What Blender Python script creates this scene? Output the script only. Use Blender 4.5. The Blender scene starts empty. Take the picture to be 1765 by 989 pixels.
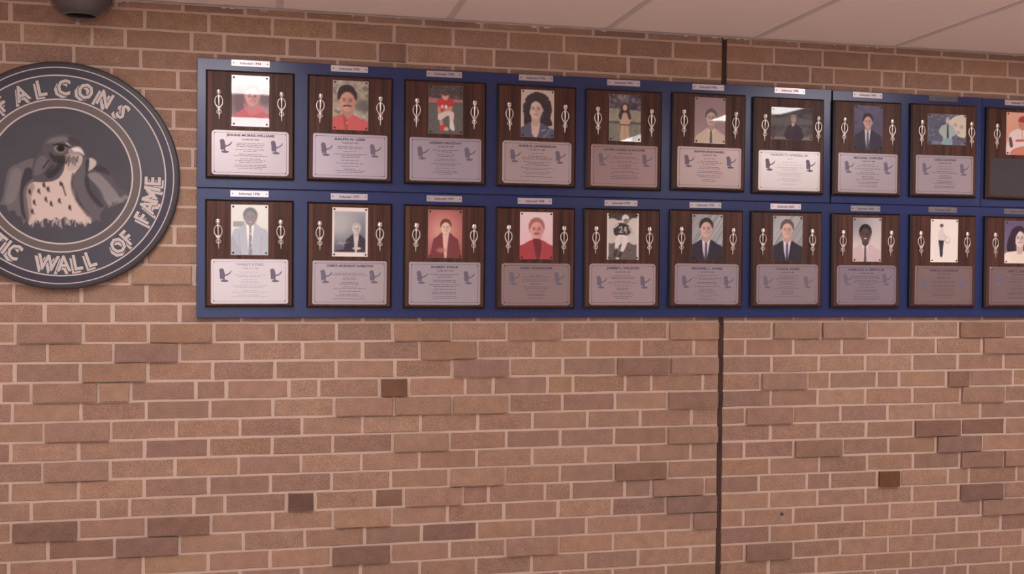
import bpy, bmesh, math, random
import numpy as np
from mathutils import Matrix, Vector

# ------------------------------------------------------------------ scene, camera, world, light
scene = bpy.context.scene
COL = scene.collection
W, H = 1765, 989
F, YAW, PIT, ROL, DIST = 1835.7, 0.223713, -0.017017, 0.00899, 3.9064
ZC = 1.525                                     # camera height above the floor
CEIL = ZC + 0.9145
cyw, syw = math.cos(YAW), math.sin(YAW)
FW = Vector((syw * math.cos(PIT), cyw * math.cos(PIT), math.sin(PIT)))
R0 = Vector((cyw, -syw, 0)); U0 = R0.cross(FW)
RT = math.cos(ROL) * R0 + math.sin(ROL) * U0
UP = -math.sin(ROL) * R0 + math.cos(ROL) * U0
CAM = Vector((0, -DIST, ZC))
cam_d = bpy.data.cameras.new('camera'); cam = bpy.data.objects.new('camera', cam_d); COL.objects.link(cam)
cam_d.sensor_width = 36; cam_d.lens = F / W * 36; cam_d.clip_start = 0.05
cam.matrix_world = Matrix(((RT.x, UP.x, -FW.x, CAM.x), (RT.y, UP.y, -FW.y, CAM.y), (RT.z, UP.z, -FW.z, CAM.z), (0, 0, 0, 1)))
scene.camera = cam
world = bpy.data.worlds.new('world'); scene.world = world; world.use_nodes = True
world.node_tree.nodes['Background'].inputs[0].default_value = (0.9, 0.93, 1, 1)
world.node_tree.nodes['Background'].inputs[1].default_value = 0.3
scene.view_settings.view_transform = 'Standard'; scene.view_settings.look = 'None'
scene.view_settings.gamma = 1; scene.view_settings.use_curve_mapping = False
scene.view_settings.exposure = 0.55
LAMP = 9.0                                     # radiance of the troffer diffusers
LAMP_COL = (1.0, 0.92, 0.915)
WINDOW_LIGHT = 2.2

def ray(px, py):
    return RT * ((px - W / 2) / F) + UP * (-(py - H / 2) / F) + FW
def on_wall(px, py, Y=0.0):
    v = ray(px, py); t = (Y - CAM.y) / v.y; p = CAM + v * t
    return p.x, p.z
def to_px(p):
    d = Vector(p) - CAM; z = d.dot(FW)
    return W / 2 + F * d.dot(RT) / z, H / 2 - F * d.dot(UP) / z

# ------------------------------------------------------------------ helpers
def lin(c):
    return tuple(((v / 255) / 12.92 if v / 255 <= 0.04045 else ((v / 255 + 0.055) / 1.055) ** 2.4) for v in c[:3])
def link(o, parent=None):
    COL.objects.link(o)
    if parent is not None: o.parent = parent
    return o
def tag(o, label=None, cat=None, group=None, kind=None):
    if label: o['label'] = label
    if cat: o['category'] = cat
    if group: o['group'] = group
    if kind: o['kind'] = kind
    return o
def obj(name, me, m=None, parent=None, loc=None):
    if m is not None and not me.materials: me.materials.append(m)
    o = link(bpy.data.objects.new(name, me), parent)
    if loc: o.location = loc
    return o
def empty(name, loc):
    o = bpy.data.objects.new(name, None); o.empty_display_size = 0.05; o.location = loc
    return link(o)
def mesh(verts, faces, name='mesh', smooth=False):
    me = bpy.data.meshes.new(name); me.from_pydata([tuple(v) for v in verts], [], [tuple(f) for f in faces]); me.update()
    if smooth:
        for p in me.polygons: p.use_smooth = True
    return me
class MB:
    def __init__(s): s.v = []; s.f = []
    def add(s, v, f):
        n = len(s.v); s.v += [tuple(x) for x in v]; s.f += [tuple(i + n for i in q) for q in f]
    def box(s, x0, x1, y0, y1, z0, z1):
        s.add([(x0, y0, z0), (x1, y0, z0), (x1, y1, z0), (x0, y1, z0), (x0, y0, z1), (x1, y0, z1), (x1, y1, z1), (x0, y1, z1)],
              [(0, 3, 2, 1), (4, 5, 6, 7), (0, 1, 5, 4), (1, 2, 6, 5), (2, 3, 7, 6), (3, 0, 4, 7)])
    def chamfer_box(s, x0, x1, y0, y1, z0, z1, c, cy=None):
        """box whose front (y0) edges are chamfered by c"""
        cy = c if cy is None else cy
        v = [(x0, y1, z0), (x1, y1, z0), (x1, y1, z1), (x0, y1, z1),
             (x0, y0 + cy, z0), (x1, y0 + cy, z0), (x1, y0 + cy, z1), (x0, y0 + cy, z1),
             (x0 + c, y0, z0 + c), (x1 - c, y0, z0 + c), (x1 - c, y0, z1 - c), (x0 + c, y0, z1 - c)]
        f = [(0, 3, 2, 1), (8, 9, 10, 11)]
        for i in range(4):
            j = (i + 1) % 4; f += [(i, j, j + 4, i + 4), (i + 4, j + 4, j + 8, i + 8)]
        s.add(v, f)
    def prism(s, pts, y0, y1):
        """outline in (x, z), counter-clockwise seen from the front (-y)"""
        n = len(pts)
        v = [(x, y0, z) for x, z in pts] + [(x, y1, z) for x, z in pts]
        s.add(v, [tuple(range(n)), tuple(range(2 * n - 1, n - 1, -1))] + [(i + n, (i + 1) % n + n, (i + 1) % n, i) for i in range(n)])
    def flat(s, pts, y):
        s.add([(x, y, z) for x, z in pts], [tuple(range(len(pts)))])
    def band(s, outer, inner, y0, y1=None):
        n = len(outer)
        v = [(x, y0, z) for x, z in outer] + [(x, y0, z) for x, z in inner]
        f = [(i, (i + 1) % n, (i + 1) % n + n, i + n) for i in range(n)]
        if y1 is not None:
            v += [(x, y1, z) for x, z in outer] + [(x, y1, z) for x, z in inner]
            f += [(i + 2 * n, (i + 1) % n + 2 * n, (i + 1) % n, i) for i in range(n)]
            f += [(i + n, (i + 1) % n + n, (i + 1) % n + 3 * n, i + 3 * n) for i in range(n)]
        s.add(v, f)
    def lathe(s, prof, n=16, axis='z', sy=1.0, c=(0, 0, 0)):
        """profile of (radius, height) revolved round z; sy squashes y"""
        v = []; f = []
        for r, h in prof:
            for i in range(n):
                a = 2 * math.pi * i / n
                v.append((c[0] + r * math.cos(a), c[1] + r * math.sin(a) * sy, c[2] + h))
        for k in range(len(prof) - 1):
            for i in range(n):
                j = (i + 1) % n
                f.append((k * n + i, k * n + j, (k + 1) * n + j, (k + 1) * n + i))
        f.append(tuple(range(n - 1, -1, -1))); f.append(tuple(range((len(prof) - 1) * n, len(prof) * n)))
        s.add(v, f)
    def tube(s, path, r, n=8, closed=False, ry=None):
        """tube along a path in the x-z plane"""
        m = len(path); v = []; f = []
        for k, (x, y, z) in enumerate(path):
            a = path[(k - 1) % m] if (closed or k) else path[k]; b = path[(k + 1) % m] if (closed or k < m - 1) else path[k]
            t = Vector((b[0] - a[0], 0, b[2] - a[2])).normalized(); nn = Vector((-t.z, 0, t.x))
            rr = r[k] if isinstance(r, (list, tuple)) else r
            for i in range(n):
                q = 2 * math.pi * i / n
                v.append((x + nn.x * rr * math.cos(q), y + (ry or 1) * rr * math.sin(q), z + nn.z * rr * math.cos(q)))
        for k in range(m if closed else m - 1):
            for i in range(n):
                j = (i + 1) % n; k2 = (k + 1) % m
                f.append((k * n + i, k * n + j, k2 * n + j, k2 * n + i))
        if not closed: f += [tuple(range(n - 1, -1, -1)), tuple(range((m - 1) * n, m * n))]
        s.add(v, f)
    def mesh(s, name='mesh', smooth=False, fix=True):
        me = mesh(s.v, s.f, name, smooth)
        if fix:
            bm = bmesh.new(); bm.from_mesh(me); bmesh.ops.recalc_face_normals(bm, faces=bm.faces); bm.to_mesh(me); bm.free()
        return me
def rrect(x0, x1, z0, z1, r, n=6):
    p = []
    for cx, cz, a0 in ((x1 - r, z0 + r, -90), (x1 - r, z1 - r, 0), (x0 + r, z1 - r, 90), (x0 + r, z0 + r, 180)):
        for i in range(n + 1):
            a = math.radians(a0 + 90 * i / n); p.append((cx + r * math.cos(a), cz + r * math.sin(a)))
    return p
def ring_pts(r, n, cx=0, cz=0):
    return [(cx + r * math.cos(2 * math.pi * i / n), cz + r * math.sin(2 * math.pi * i / n)) for i in range(n)]
def text_mesh(txt, size, width=None, bold=0.0, align='CENTER', res=2):
    """flat lettering in the x-z plane facing -y, centred on the origin"""
    cu = bpy.data.curves.new('lettering', 'FONT'); cu.body = txt; cu.size = size; cu.align_x = align; cu.align_y = 'CENTER'
    cu.offset = bold; cu.resolution_u = res
    o = bpy.data.objects.new('lettering', cu); COL.objects.link(o)
    dg = bpy.context.evaluated_depsgraph_get(); me = bpy.data.meshes.new_from_object(o.evaluated_get(dg))
    v = [tuple(q.co) for q in me.vertices]; f = [tuple(p.vertices) for p in me.polygons]
    bpy.data.objects.remove(o); bpy.data.curves.remove(cu); bpy.data.meshes.remove(me)
    if not v: return [], []
    xs = [q[0] for q in v]; ys = [q[1] for q in v]; k = 1.0
    cx, cz = (min(xs) + max(xs)) / 2, (min(ys) + max(ys)) / 2
    if width: k = width / (max(xs) - min(xs))
    return [((q[0] - cx) * k, 0.0, q[1] - cz) for q in v], f

# ------------------------------------------------------------------ materials
def new_mat(name):
    m = bpy.data.materials.new(name); m.use_nodes = True
    nt = m.node_tree; b = nt.nodes['Principled BSDF']
    return m, nt, b
def N(nt, t, **kw):
    n = nt.nodes.new(t)
    for k, v in kw.items(): setattr(n, k, v)
    return n
def plain(name, rgb, rough=0.5, metal=0.0, spec=0.5, coat=0.0, bump=0.0, bscale=200, vary=0.0):
    m, nt, b = new_mat(name)
    b.inputs['Base Color'].default_value = (*rgb, 1); b.inputs['Roughness'].default_value = rough
    b.inputs['Metallic'].default_value = metal; b.inputs['Specular IOR Level'].default_value = spec
    b.inputs['Coat Weight'].default_value = coat; b.inputs['Coat Roughness'].default_value = 0.05
    if bump or vary:
        tc = N(nt, 'ShaderNodeTexCoord'); no = N(nt, 'ShaderNodeTexNoise'); no.inputs['Scale'].default_value = bscale
        nt.links.new(tc.outputs['Object'], no.inputs['Vector'])
        if bump:
            bp = N(nt, 'ShaderNodeBump'); bp.inputs['Strength'].default_value = bump; bp.inputs['Distance'].default_value = 0.001
            nt.links.new(no.outputs['Fac'], bp.inputs['Height']); nt.links.new(bp.outputs['Normal'], b.inputs['Normal'])
        if vary:
            mx = N(nt, 'ShaderNodeMix', data_type='RGBA')
            mx.inputs[6].default_value = (*[c * (1 - vary) for c in rgb], 1); mx.inputs[7].default_value = (*[min(1, c * (1 + vary)) for c in rgb], 1)
            nt.links.new(no.outputs['Fac'], mx.inputs[0]); nt.links.new(mx.outputs[2], b.inputs['Base Color'])
    return m
def brick_material():
    m, nt, b = new_mat('fired brick')
    oi = N(nt, 'ShaderNodeObjectInfo'); ge = N(nt, 'ShaderNodeNewGeometry')
    sp = N(nt, 'ShaderNodeTexNoise'); sp.inputs['Scale'].default_value = 330; sp.inputs['Detail'].default_value = 2
    bl = N(nt, 'ShaderNodeTexNoise'); bl.inputs['Scale'].default_value = 22; bl.inputs['Detail'].default_value = 4
    nt.links.new(ge.outputs['Position'], sp.inputs['Vector']); nt.links.new(ge.outputs['Position'], bl.inputs['Vector'])
    r1 = N(nt, 'ShaderNodeMapRange'); r1.inputs[1].default_value = 0.35; r1.inputs[2].default_value = 0.68; r1.inputs[3].default_value = 0.72; r1.inputs[4].default_value = 1.28
    r2 = N(nt, 'ShaderNodeMapRange'); r2.inputs[1].default_value = 0.3; r2.inputs[2].default_value = 0.7; r2.inputs[3].default_value = 0.88; r2.inputs[4].default_value = 1.12
    nt.links.new(sp.outputs['Fac'], r1.inputs[0]); nt.links.new(bl.outputs['Fac'], r2.inputs[0])
    mu = N(nt, 'ShaderNodeMath', operation='MULTIPLY'); nt.links.new(r1.outputs[0], mu.inputs[0]); nt.links.new(r2.outputs[0], mu.inputs[1])
    vm = N(nt, 'ShaderNodeVectorMath', operation='SCALE'); nt.links.new(oi.outputs['Color'], vm.inputs[0]); nt.links.new(mu.outputs[0], vm.inputs['Scale'])
    # sparse dark iron pits
    vo = N(nt, 'ShaderNodeTexNoise'); vo.inputs['Scale'].default_value = 190; vo.inputs['Detail'].default_value = 1
    nt.links.new(ge.outputs['Position'], vo.inputs['Vector'])
    r3 = N(nt, 'ShaderNodeMapRange'); r3.inputs[1].default_value = 0.69; r3.inputs[2].default_value = 0.74; r3.inputs[3].default_value = 0; r3.inputs[4].default_value = 0.55
    nt.links.new(vo.outputs['Fac'], r3.inputs[0])
    mx = N(nt, 'ShaderNodeMix', data_type='RGBA'); mx.inputs[7].default_value = (0.07, 0.035, 0.025, 1)
    nt.links.new(r3.outputs[0], mx.inputs[0]); nt.links.new(vm.outputs[0], mx.inputs[6]); nt.links.new(mx.outputs[2], b.inputs['Base Color'])
    bp = N(nt, 'ShaderNodeBump'); bp.inputs['Strength'].default_value = 0.5; bp.inputs['Distance'].default_value = 0.0012
    nt.links.new(mu.outputs[0], bp.inputs['Height']); nt.links.new(bp.outputs['Normal'], b.inputs['Normal'])
    b.inputs['Roughness'].default_value = 0.82; b.inputs['Specular IOR Level'].default_value = 0.3
    return m
def wood_material():
    m, nt, b = new_mat('walnut veneer')
    tc = N(nt, 'ShaderNodeTexCoord'); oi = N(nt, 'ShaderNodeObjectInfo'); mp = N(nt, 'ShaderNodeMapping')
    mp.inputs['Scale'].default_value = (70, 20, 2.5)
    cb = N(nt, 'ShaderNodeCombineXYZ'); ml = N(nt, 'ShaderNodeMath', operation='MULTIPLY'); ml.inputs[1].default_value = 40
    nt.links.new(oi.outputs['Random'], ml.inputs[0]); nt.links.new(ml.outputs[0], cb.inputs[0]); nt.links.new(ml.outputs[0], cb.inputs[2])
    nt.links.new(tc.outputs['Object'], mp.inputs['Vector']); nt.links.new(cb.outputs[0], mp.inputs['Location'])
    no = N(nt, 'ShaderNodeTexNoise'); no.inputs['Scale'].default_value = 1.0; no.inputs['Detail'].default_value = 5; no.inputs['Distortion'].default_value = 0.6
    nt.links.new(mp.outputs[0], no.inputs['Vector'])
    cr = N(nt, 'ShaderNodeValToRGB'); e = cr.color_ramp.elements
    e[0].position = 0.3; e[0].color = (0.034, 0.0115, 0.0075, 1); e[1].position = 0.72; e[1].color = (0.112, 0.043, 0.028, 1)
    nt.links.new(no.outputs['Fac'], cr.inputs['Fac']); nt.links.new(cr.outputs['Color'], b.inputs['Base Color'])
    b.inputs['Roughness'].default_value = 0.5; b.inputs['Specular IOR Level'].default_value = 0.3
    return m
def print_material():
    m, nt, b = new_mat('colour print')
    a = N(nt, 'ShaderNodeAttribute'); a.attribute_name = 'ink'; nt.links.new(a.outputs['Color'], b.inputs['Base Color'])
    b.inputs['Roughness'].default_value = 0.55; b.inputs['Specular IOR Level'].default_value = 0.25
    return m
def clear_material(name, tint=(1, 1, 1), rough=0.02, ior=1.49):
    m, nt, b = new_mat(name); nt.nodes.remove(b); out = nt.nodes['Material Output']
    tr = N(nt, 'ShaderNodeBsdfTransparent'); tr.inputs[0].default_value = (*tint, 1)
    gl = N(nt, 'ShaderNodeBsdfGlossy'); gl.inputs['Roughness'].default_value = rough
    lw_ = N(nt, 'ShaderNodeLayerWeight'); lw_.inputs['Blend'].default_value = 0.5
    pw = N(nt, 'ShaderNodeMath', operation='POWER'); pw.inputs[1].default_value = 5; nt.links.new(lw_.outputs['Facing'], pw.inputs[0])
    f0 = ((ior - 1) / (ior + 1)) ** 2
    fr = N(nt, 'ShaderNodeMath', operation='MULTIPLY_ADD'); fr.inputs[1].default_value = 0.85 - f0; fr.inputs[2].default_value = f0; nt.links.new(pw.outputs[0], fr.inputs[0])
    mx = N(nt, 'ShaderNodeMixShader'); nt.links.new(fr.outputs[0], mx.inputs[0]); nt.links.new(tr.outputs[0], mx.inputs[1]); nt.links.new(gl.outputs[0], mx.inputs[2])
    nt.links.new(mx.outputs[0], out.inputs['Surface'])
    return m
def emit_material(name, rgb, s):
    m, nt, b = new_mat(name)
    b.inputs['Base Color'].default_value = (0.8, 0.8, 0.8, 1); b.inputs['Emission Color'].default_value = (*rgb, 1); b.inputs['Emission Strength'].default_value = s
    return m
M_BRICK = brick_material()
M_MORTAR = plain('lime mortar', (0.57, 0.43, 0.355), 0.9, spec=0.2, bump=0.5, bscale=260, vary=0.08)
M_SEAL = plain('brown joint sealant', (0.062, 0.031, 0.022), 0.75, bump=0.8, bscale=90, vary=0.5)
M_TILE = plain('ceiling tile', (0.83, 0.715, 0.68), 0.9, spec=0.2, bump=0.1, bscale=300)
M_TBAR = plain('ceiling grid metal', (0.60, 0.53, 0.505), 0.55)
M_ANGLE = plain('wall angle metal', (0.62, 0.58, 0.58), 0.4)
M_PAINT = plain('cream wall paint', (0.62, 0.55, 0.49), 0.6)
M_FLOOR = plain('floor vinyl', (0.58, 0.47, 0.42), 0.35, bscale=6, vary=0.15)
M_BLUE = plain('royal blue gloss paint', (0.019, 0.033, 0.128), 0.28, spec=0.5, bump=0.08, bscale=120)
M_WOOD = wood_material()
M_EDGE = plain('black plaque edge', (0.010, 0.006, 0.006), 0.35)
M_PRINT = print_material()
M_ACRYL = clear_material('clear acrylic')
M_SCREW = plain('dark plaque tack', (0.03, 0.025, 0.025), 0.35, metal=0.6)
M_SILVER = plain('cast silver', (0.70, 0.64, 0.60), 0.30, metal=1.0)
M_INK = plain('engraver ink', (0.065, 0.055, 0.095), 0.6)
M_LOGO = plain('emblem ink', (0.165, 0.14, 0.20), 0.6)
M_INKP = plain('pale engraver ink', (0.36, 0.32, 0.41), 0.6)
M_LAMP = emit_material('lit diffuser', LAMP_COL, LAMP)
M_WHITEMETAL = plain('white enamel', (0.7, 0.68, 0.66), 0.4)
M_DAY = emit_material('daylit glass', (0.9, 0.93, 1.0), WINDOW_LIGHT)

# ------------------------------------------------------------------ the room
XL, XR, YB = -4.24, 7.35, -6.6
def struct(name, mb, m, label=None, parent=None):
    o = obj(name, mb.mesh(name) if isinstance(mb, MB) else mb, m, parent)
    if parent is None: tag(o, label, name.split('_')[0] if name.split('_')[0] in ('wall', 'floor', 'ceiling', 'window', 'trim') else 'trim', kind='structure')
    return o
JX0, JX1 = 1.7246, 1.7464                        # the control joint
mb = MB(); mb.box(XL, XR, YB, 0.0, -0.1, 0.0); struct('floor', mb, M_FLOOR, 'tan vinyl floor of the lobby')
mb = MB(); mb.box(XL, JX0, 0.0022, 0.15, 0.0, CEIL + 0.2)
wall_l = struct('wall_back_left', mb, M_MORTAR, 'tan brick wall left of the brown control joint')
mb = MB(); mb.box(JX1, XR, 0.0022, 0.15, 0.0, CEIL + 0.2)
wall_r = struct('wall_back_right', mb, M_MORTAR, 'tan brick wall right of the brown control joint')
mb = MB(); mb.box(XL - 0.1, XL, YB, 0.15, 0.0, CEIL + 0.2); struct('wall_left', mb, M_PAINT, 'cream painted end wall beyond the round sign')
mb = MB(); mb.box(XR, XR + 0.1, YB, 0.15, 0.0, CEIL + 0.2); struct('wall_right', mb, M_PAINT, 'cream painted end wall beyond the blue boards')
WX0, WX1, WZ0, WZ1 = -1.35, 0.35, 0.9, 2.25      # opening in the opposite wall
mb = MB(); mb.box(XL, WX0, YB - 0.1, YB, 0, CEIL + 0.2); mb.box(WX1, XR, YB - 0.1, YB, 0, CEIL + 0.2)
mb.box(WX0, WX1, YB - 0.1, YB, 0, WZ0); mb.box(WX0, WX1, YB - 0.1, YB, WZ1, CEIL + 0.2)
struct('wall_front', mb, M_PAINT, 'cream painted wall facing the brick wall')
mb = MB(); mb.box(WX0, WX1, YB - 0.07, YB - 0.06, WZ0, WZ1)
win = struct('window_1', mb, M_DAY, 'daylit window in the cream wall')
mb = MB()
for x in (WX0, (WX0 + WX1) / 2 - 0.02, WX1 - 0.04): mb.box(x, x + 0.04, YB - 0.06, YB + 0.01, WZ0, WZ1)
for z in (WZ0, WZ1 - 0.04): mb.box(WX0, WX1, YB - 0.06, YB + 0.01, z, z + 0.04)
obj('window_frame', mb.mesh('window_frame'), M_WHITEMETAL, win)

# sealant in the control joint: an irregular rope-like bead
rs = random.Random(5); mb = MB(); n = 90; pts = []
for i in range(n + 1):
    z = i / n * (CEIL + 0.05)
    pts.append([(JX0 - 0.0005 + rs.uniform(-1, 1) * 0.0012, 0.004, z), (JX0 + 0.004 + rs.uniform(-1, 1) * 0.0015, -0.001 + rs.uniform(-1, 1) * 0.0015, z),
                ((JX0 + JX1) / 2 + rs.uniform(-1, 1) * 0.002, 0.003 + rs.uniform(-1, 1) * 0.0015, z), (JX1 - 0.004 + rs.uniform(-1, 1) * 0.0015, -0.001 + rs.uniform(-1, 1) * 0.0015, z),
                (JX1 + 0.0005 + rs.uniform(-1, 1) * 0.0012, 0.004, z), (JX1, 0.06, z), (JX0, 0.06, z)])
v = [q for r_ in pts for q in r_]; f = []
for i in range(n):
    for k in range(7):
        f.append((i * 7 + k, i * 7 + (k + 1) % 7, (i + 1) * 7 + (k + 1) % 7, (i + 1) * 7 + k))
mb.add(v, f); struct('trim_1', mb, M_SEAL, 'dark brown sealant bead in the vertical control joint of the brick wall')

# ceiling: grid of lay-in tiles
GX0, GS = 0.029, 0.61
mb = MB(); mb.box(XL, XR, YB, 0.15, CEIL + 0.03, CEIL + 0.2)
ceil = struct('ceiling', mb, M_TILE, 'suspended tile ceiling over the lobby')
xs = [XL] + [GX0 + GS * i for i in range(-6, 12)] + [XR]
ys = [0.0, -0.82, -2.04, -2.87, -4.09, -5.31, YB]
lamp_cells = [(x, r_) for x in (-0.276, 2.774, 5.824, -3.326) for r_ in (1, 3)]
def is_lamp(x, r_): return any(abs(x - lx) < 0.1 and r_ == lr for lx, lr in lamp_cells)
tile_cache = {}
for i in range(len(xs) - 1):
    for k in range(len(ys) - 1):
        x0, x1, y1, y0 = xs[i], xs[i + 1], ys[k], ys[k + 1]
        if is_lamp((x0 + x1) / 2, k): continue
        key = (round(x1 - x0, 3), round(y1 - y0, 3))
        if key not in tile_cache:
            mb = MB(); hx, hy = (x1 - x0) / 2 - 0.010, (y1 - y0) / 2 - 0.010; mb.box(-hx, hx, -hy, hy, 0.001, 0.016)
            tile_cache[key] = mb.mesh('ceiling_tile')
        obj('ceiling_tile', tile_cache[key], M_TILE, ceil, ((x0 + x1) / 2, (y0 + y1) / 2, CEIL))
mb = MB()
for x in xs[1:-1]: mb.box(x - 0.012, x + 0.012, YB, -0.001, CEIL - 0.001, CEIL + 0.0008)
for y in ys[1:-1]:
    for i in range(len(xs) - 1): mb.box(xs[i] + 0.0121, xs[i + 1] - 0.0121, y - 0.012, y + 0.012, CEIL - 0.001, CEIL + 0.0008)
obj('ceiling_grid', mb.mesh('ceiling_grid'), M_TBAR, ceil)
mb = MB(); mb.box(XL, XR, -0.022, 0.003, CEIL - 0.0022, CEIL - 0.0011); mb.box(XL, XR, -0.0005, 0.003, CEIL - 0.0022, CEIL + 0.02)
tr2 = struct('trim_2', mb, M_ANGLE, 'pale metal angle where the ceiling meets the brick wall')
rs = random.Random(11); mb = MB()
for i in range(34):                               # crumbs of white caulk under the angle
    x = rs.uniform(-0.9, 3.2); w = rs.uniform(0.004, 0.03); h = rs.uniform(0.002, 0.005)
    mb.chamfer_box(x, x + w, -0.0035, 0.003, CEIL - 0.0022 - h, CEIL - 0.0022, 0.0009)
obj('caulk', mb.mesh('caulk'), M_WHITEMETAL, tr2)

# ceiling lights (lay-in troffers)
def troffer():
    root = empty('ceiling_light', (0, 0, 0))
    hx, hy = 0.293, 0.598
    mb = MB(); mb.box(-hx, hx, -hy, -hy + 0.02, -0.006, 0.02); mb.box(-hx, hx, hy - 0.02, hy, -0.006, 0.02)
    mb.box(-hx, -hx + 0.02, -hy + 0.02, hy - 0.02, -0.006, 0.02); mb.box(hx - 0.02, hx, -hy + 0.02, hy - 0.02, -0.006, 0.02)
    obj('frame', mb.mesh('troffer_frame'), M_WHITEMETAL, root)
    mb = MB(); mb.box(-hx + 0.0201, hx - 0.0201, -hy + 0.0201, hy - 0.0201, 0.0, 0.012)
    obj('diffuser', mb.mesh('troffer_diffuser'), M_LAMP, root)
    return root
lt = None
for lx, r_ in lamp_cells:
    if lt is None: o = lt = troffer()
    else:
        o = lt.copy(); COL.objects.link(o)
        for ch in list(lt.children):
            c = ch.copy(); COL.objects.link(c); c.parent = o
    o.location = (lx, (ys[r_] + ys[r_ + 1]) / 2, CEIL + 0.0005)
    tag(o, 'lit rectangular fluorescent troffer set into the tile ceiling', 'ceiling light', 'fluorescent troffers in the tile ceiling')

# ------------------------------------------------------------------ bricks, course by course (traced head joints)
CH = 0.068018; ZA = ZC - 0.268563                # course height, height of the bed joint under the boards
J = {  # course index -> x pixels of its head joints (course k lies between bed joints k and k+1, counted downwards)
 -17: [17.6, 134, 249, 360.3, 469.5, 575.9, 679.6, 780.5, 877, 972.3, 1067.5, 1160.2, 1334.7, 1418.3, 1498.4, 1580.3, 1659.4, 1737],
 -16: [38, 158, 215.6, 330, 386.4, 495, 547.7, 651, 701.7, 801, 851.7, 946.8, 992.4, 1083.6, 1130.5, 1222.2, 1314.5, 1397.4, 1437.5, 1520.4, 1558.7, 1637.8, 1675.4, 1754.5],
 -15: [6.8, 126.7, 242.4], -14: [75, 191.6, 306], -13: [15, 132, 247], -12: [70, 185, 299.2], -11: [15, 132, 247], -10: [36, 157, 215, 332],
 -9: [20, 136, 250], -8: [75, 190, 303], -7: [22, 138, 251], -6: [74, 189, 301], -5: [22, 138, 251], -4: [53, 168, 223.8, 334],
 -3: [23.5, 139.7, 252.4], -2: [77.3, 193.8, 309.3],
 -1: [26.8, 143.3, 255.7, 369, 476.2, 579.5, 677, 777, 873.5, 968.7, 1061, 1151.5, 1330.8, 1415, 1494.8, 1573, 1652, 1732],
 0: [81.6, 195.8, 309, 416.9, 521.6, 624.9, 723, 823.2, 920, 1013.9, 1106.4, 1195.7, 1285, 1367.8, 1451.4, 1533.5, 1613.3, 1692.4],
 1: [25, 139, 255, 366.4, 473.9, 579.5, 681, 779, 878.6, 970.5, 1061.8, 1153.3, 1330.3, 1411.4, 1492, 1572.5, 1651, 1730],
 2: [1.3, 54, 169.6, 225.7, 337, 390, 498, 549.6, 653.7, 704.7, 802, 850, 944.5, 987.6, 1078.4, 1122.7, 1211.5, 1311, 1392.3, 1430.2, 1511.3, 1550, 1631.2, 1671.5, 1746.4],
 3: [21.2, 139, 252.4, 362, 470, 576.4, 678.4, 779, 877.3, 969, 1060.5, 1149.8, 1329, 1410, 1491.7, 1573, 1655.4, 1732],
 4: [75.4, 191.8, 304, 413.5, 520.3, 624.3, 724.3, 823.7, 918, 1012.6, 1103.6, 1192.3, 1284.6, 1367.8, 1448.9, 1530, 1610.3, 1689.8],
 5: [18.5, 135.2, 249, 359.6, 468.6, 573.9, 675.9, 775.3, 872.7, 966, 1058.5, 1149, 1328, 1410.6, 1493.5, 1575, 1656, 1732.4],
 6: [73.4, 189.6, 302, 411.6, 518.5, 623, 723, 821.2, 917.7, 1009.3, 1101, 1190.6, 1282.3, 1368.5, 1452.7, 1531.7, 1613.3, 1692.9],
 7: [17.7, 135.2, 248.4, 359.6, 466.8, 571.3, 673.3, 774, 870.9, 965.4, 1057.7, 1150.3, 1327, 1412.4, 1494.8, 1574.3, 1654, 1729.3],
 8: [53.9, 169.2, 223, 334, 387.6, 493.5, 543.3, 645.3, 696.2, 797, 842.3, 939.4, 985, 1077, 1122.2, 1214, 1308.4, 1391, 1431, 1512, 1552, 1633.7, 1670.7, 1752.3],
 9: [19, 136, 251.6, 363.2, 470, 573.9, 674.6, 771.5, 868.4, 962, 1055.4, 1147.7, 1326, 1409.3, 1492.2, 1572.5, 1652.8, 1730],
 10: [83, 197.2, 309.6, 419.5, 525, 628.2, 726.8, 822.5, 918.8, 1010.8, 1101.3, 1193, 1282, 1367.3, 1452.7, 1533.5, 1613.3, 1691],
 11: [15, 128, 246.7, 358.5, 465.5, 570.5, 674, 774.8, 871, 963.4, 1056.7, 1147.7, 1327, 1407.3, 1489.7, 1570.7, 1649, 1725.5],
 12: [73, 189, 302, 414, 519.5, 621.5, 723.8, 820.7, 915.7, 1010, 1099.8, 1190.3, 1283.4, 1366.8, 1448.9, 1531.2, 1610.8, 1688.5, 1763],
 13: [15, 132, 248, 360, 468, 573, 675, 775, 871, 965.4, 1056.7, 1147.7, 1325, 1407.3, 1490.4, 1570.7, 1647.8, 1725.5]}
rowY = lambda k: 1.0
def px_to_x(px, k):
    z = ZA - (k + 0.5) * CH
    # pixel column -> x on the wall at this height (short fixed-point solve along the course)
    x = 0.0
    y = 500.0
    for _ in range(6):
        x, _z = on_wall(px, y); y = to_px((x, 0, z))[1]
    return x
T_ODD = [px_to_x(p, -1) for p in J[-1]]; T_EVEN = [px_to_x(p, 0) for p in J[0]]; T_HEAD = [px_to_x(p, 2) for p in J[2]]
def template(k):
    return T_HEAD if k % 6 == 2 else (T_EVEN if k % 2 == 0 else T_ODD)
rb = random.Random(77)
BOARD = (-0.25, 3.24, ZC - 0.182, ZC + 0.728)
DISC_C = (-0.694, ZC + 0.3025); DISC_R = 0.387
PAL = [((163, 125, 104), 6), ((157, 119, 100), 6), ((152, 117, 101), 4), ((166, 127, 102), 3), ((168, 130, 107), 3), ((147, 112, 98), 3), ((159, 120, 97), 3), ((142, 109, 97), 2)]
PALW = [c for c, w in PAL for _ in range(w)]
BRICK_GAIN = 1.02
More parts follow.
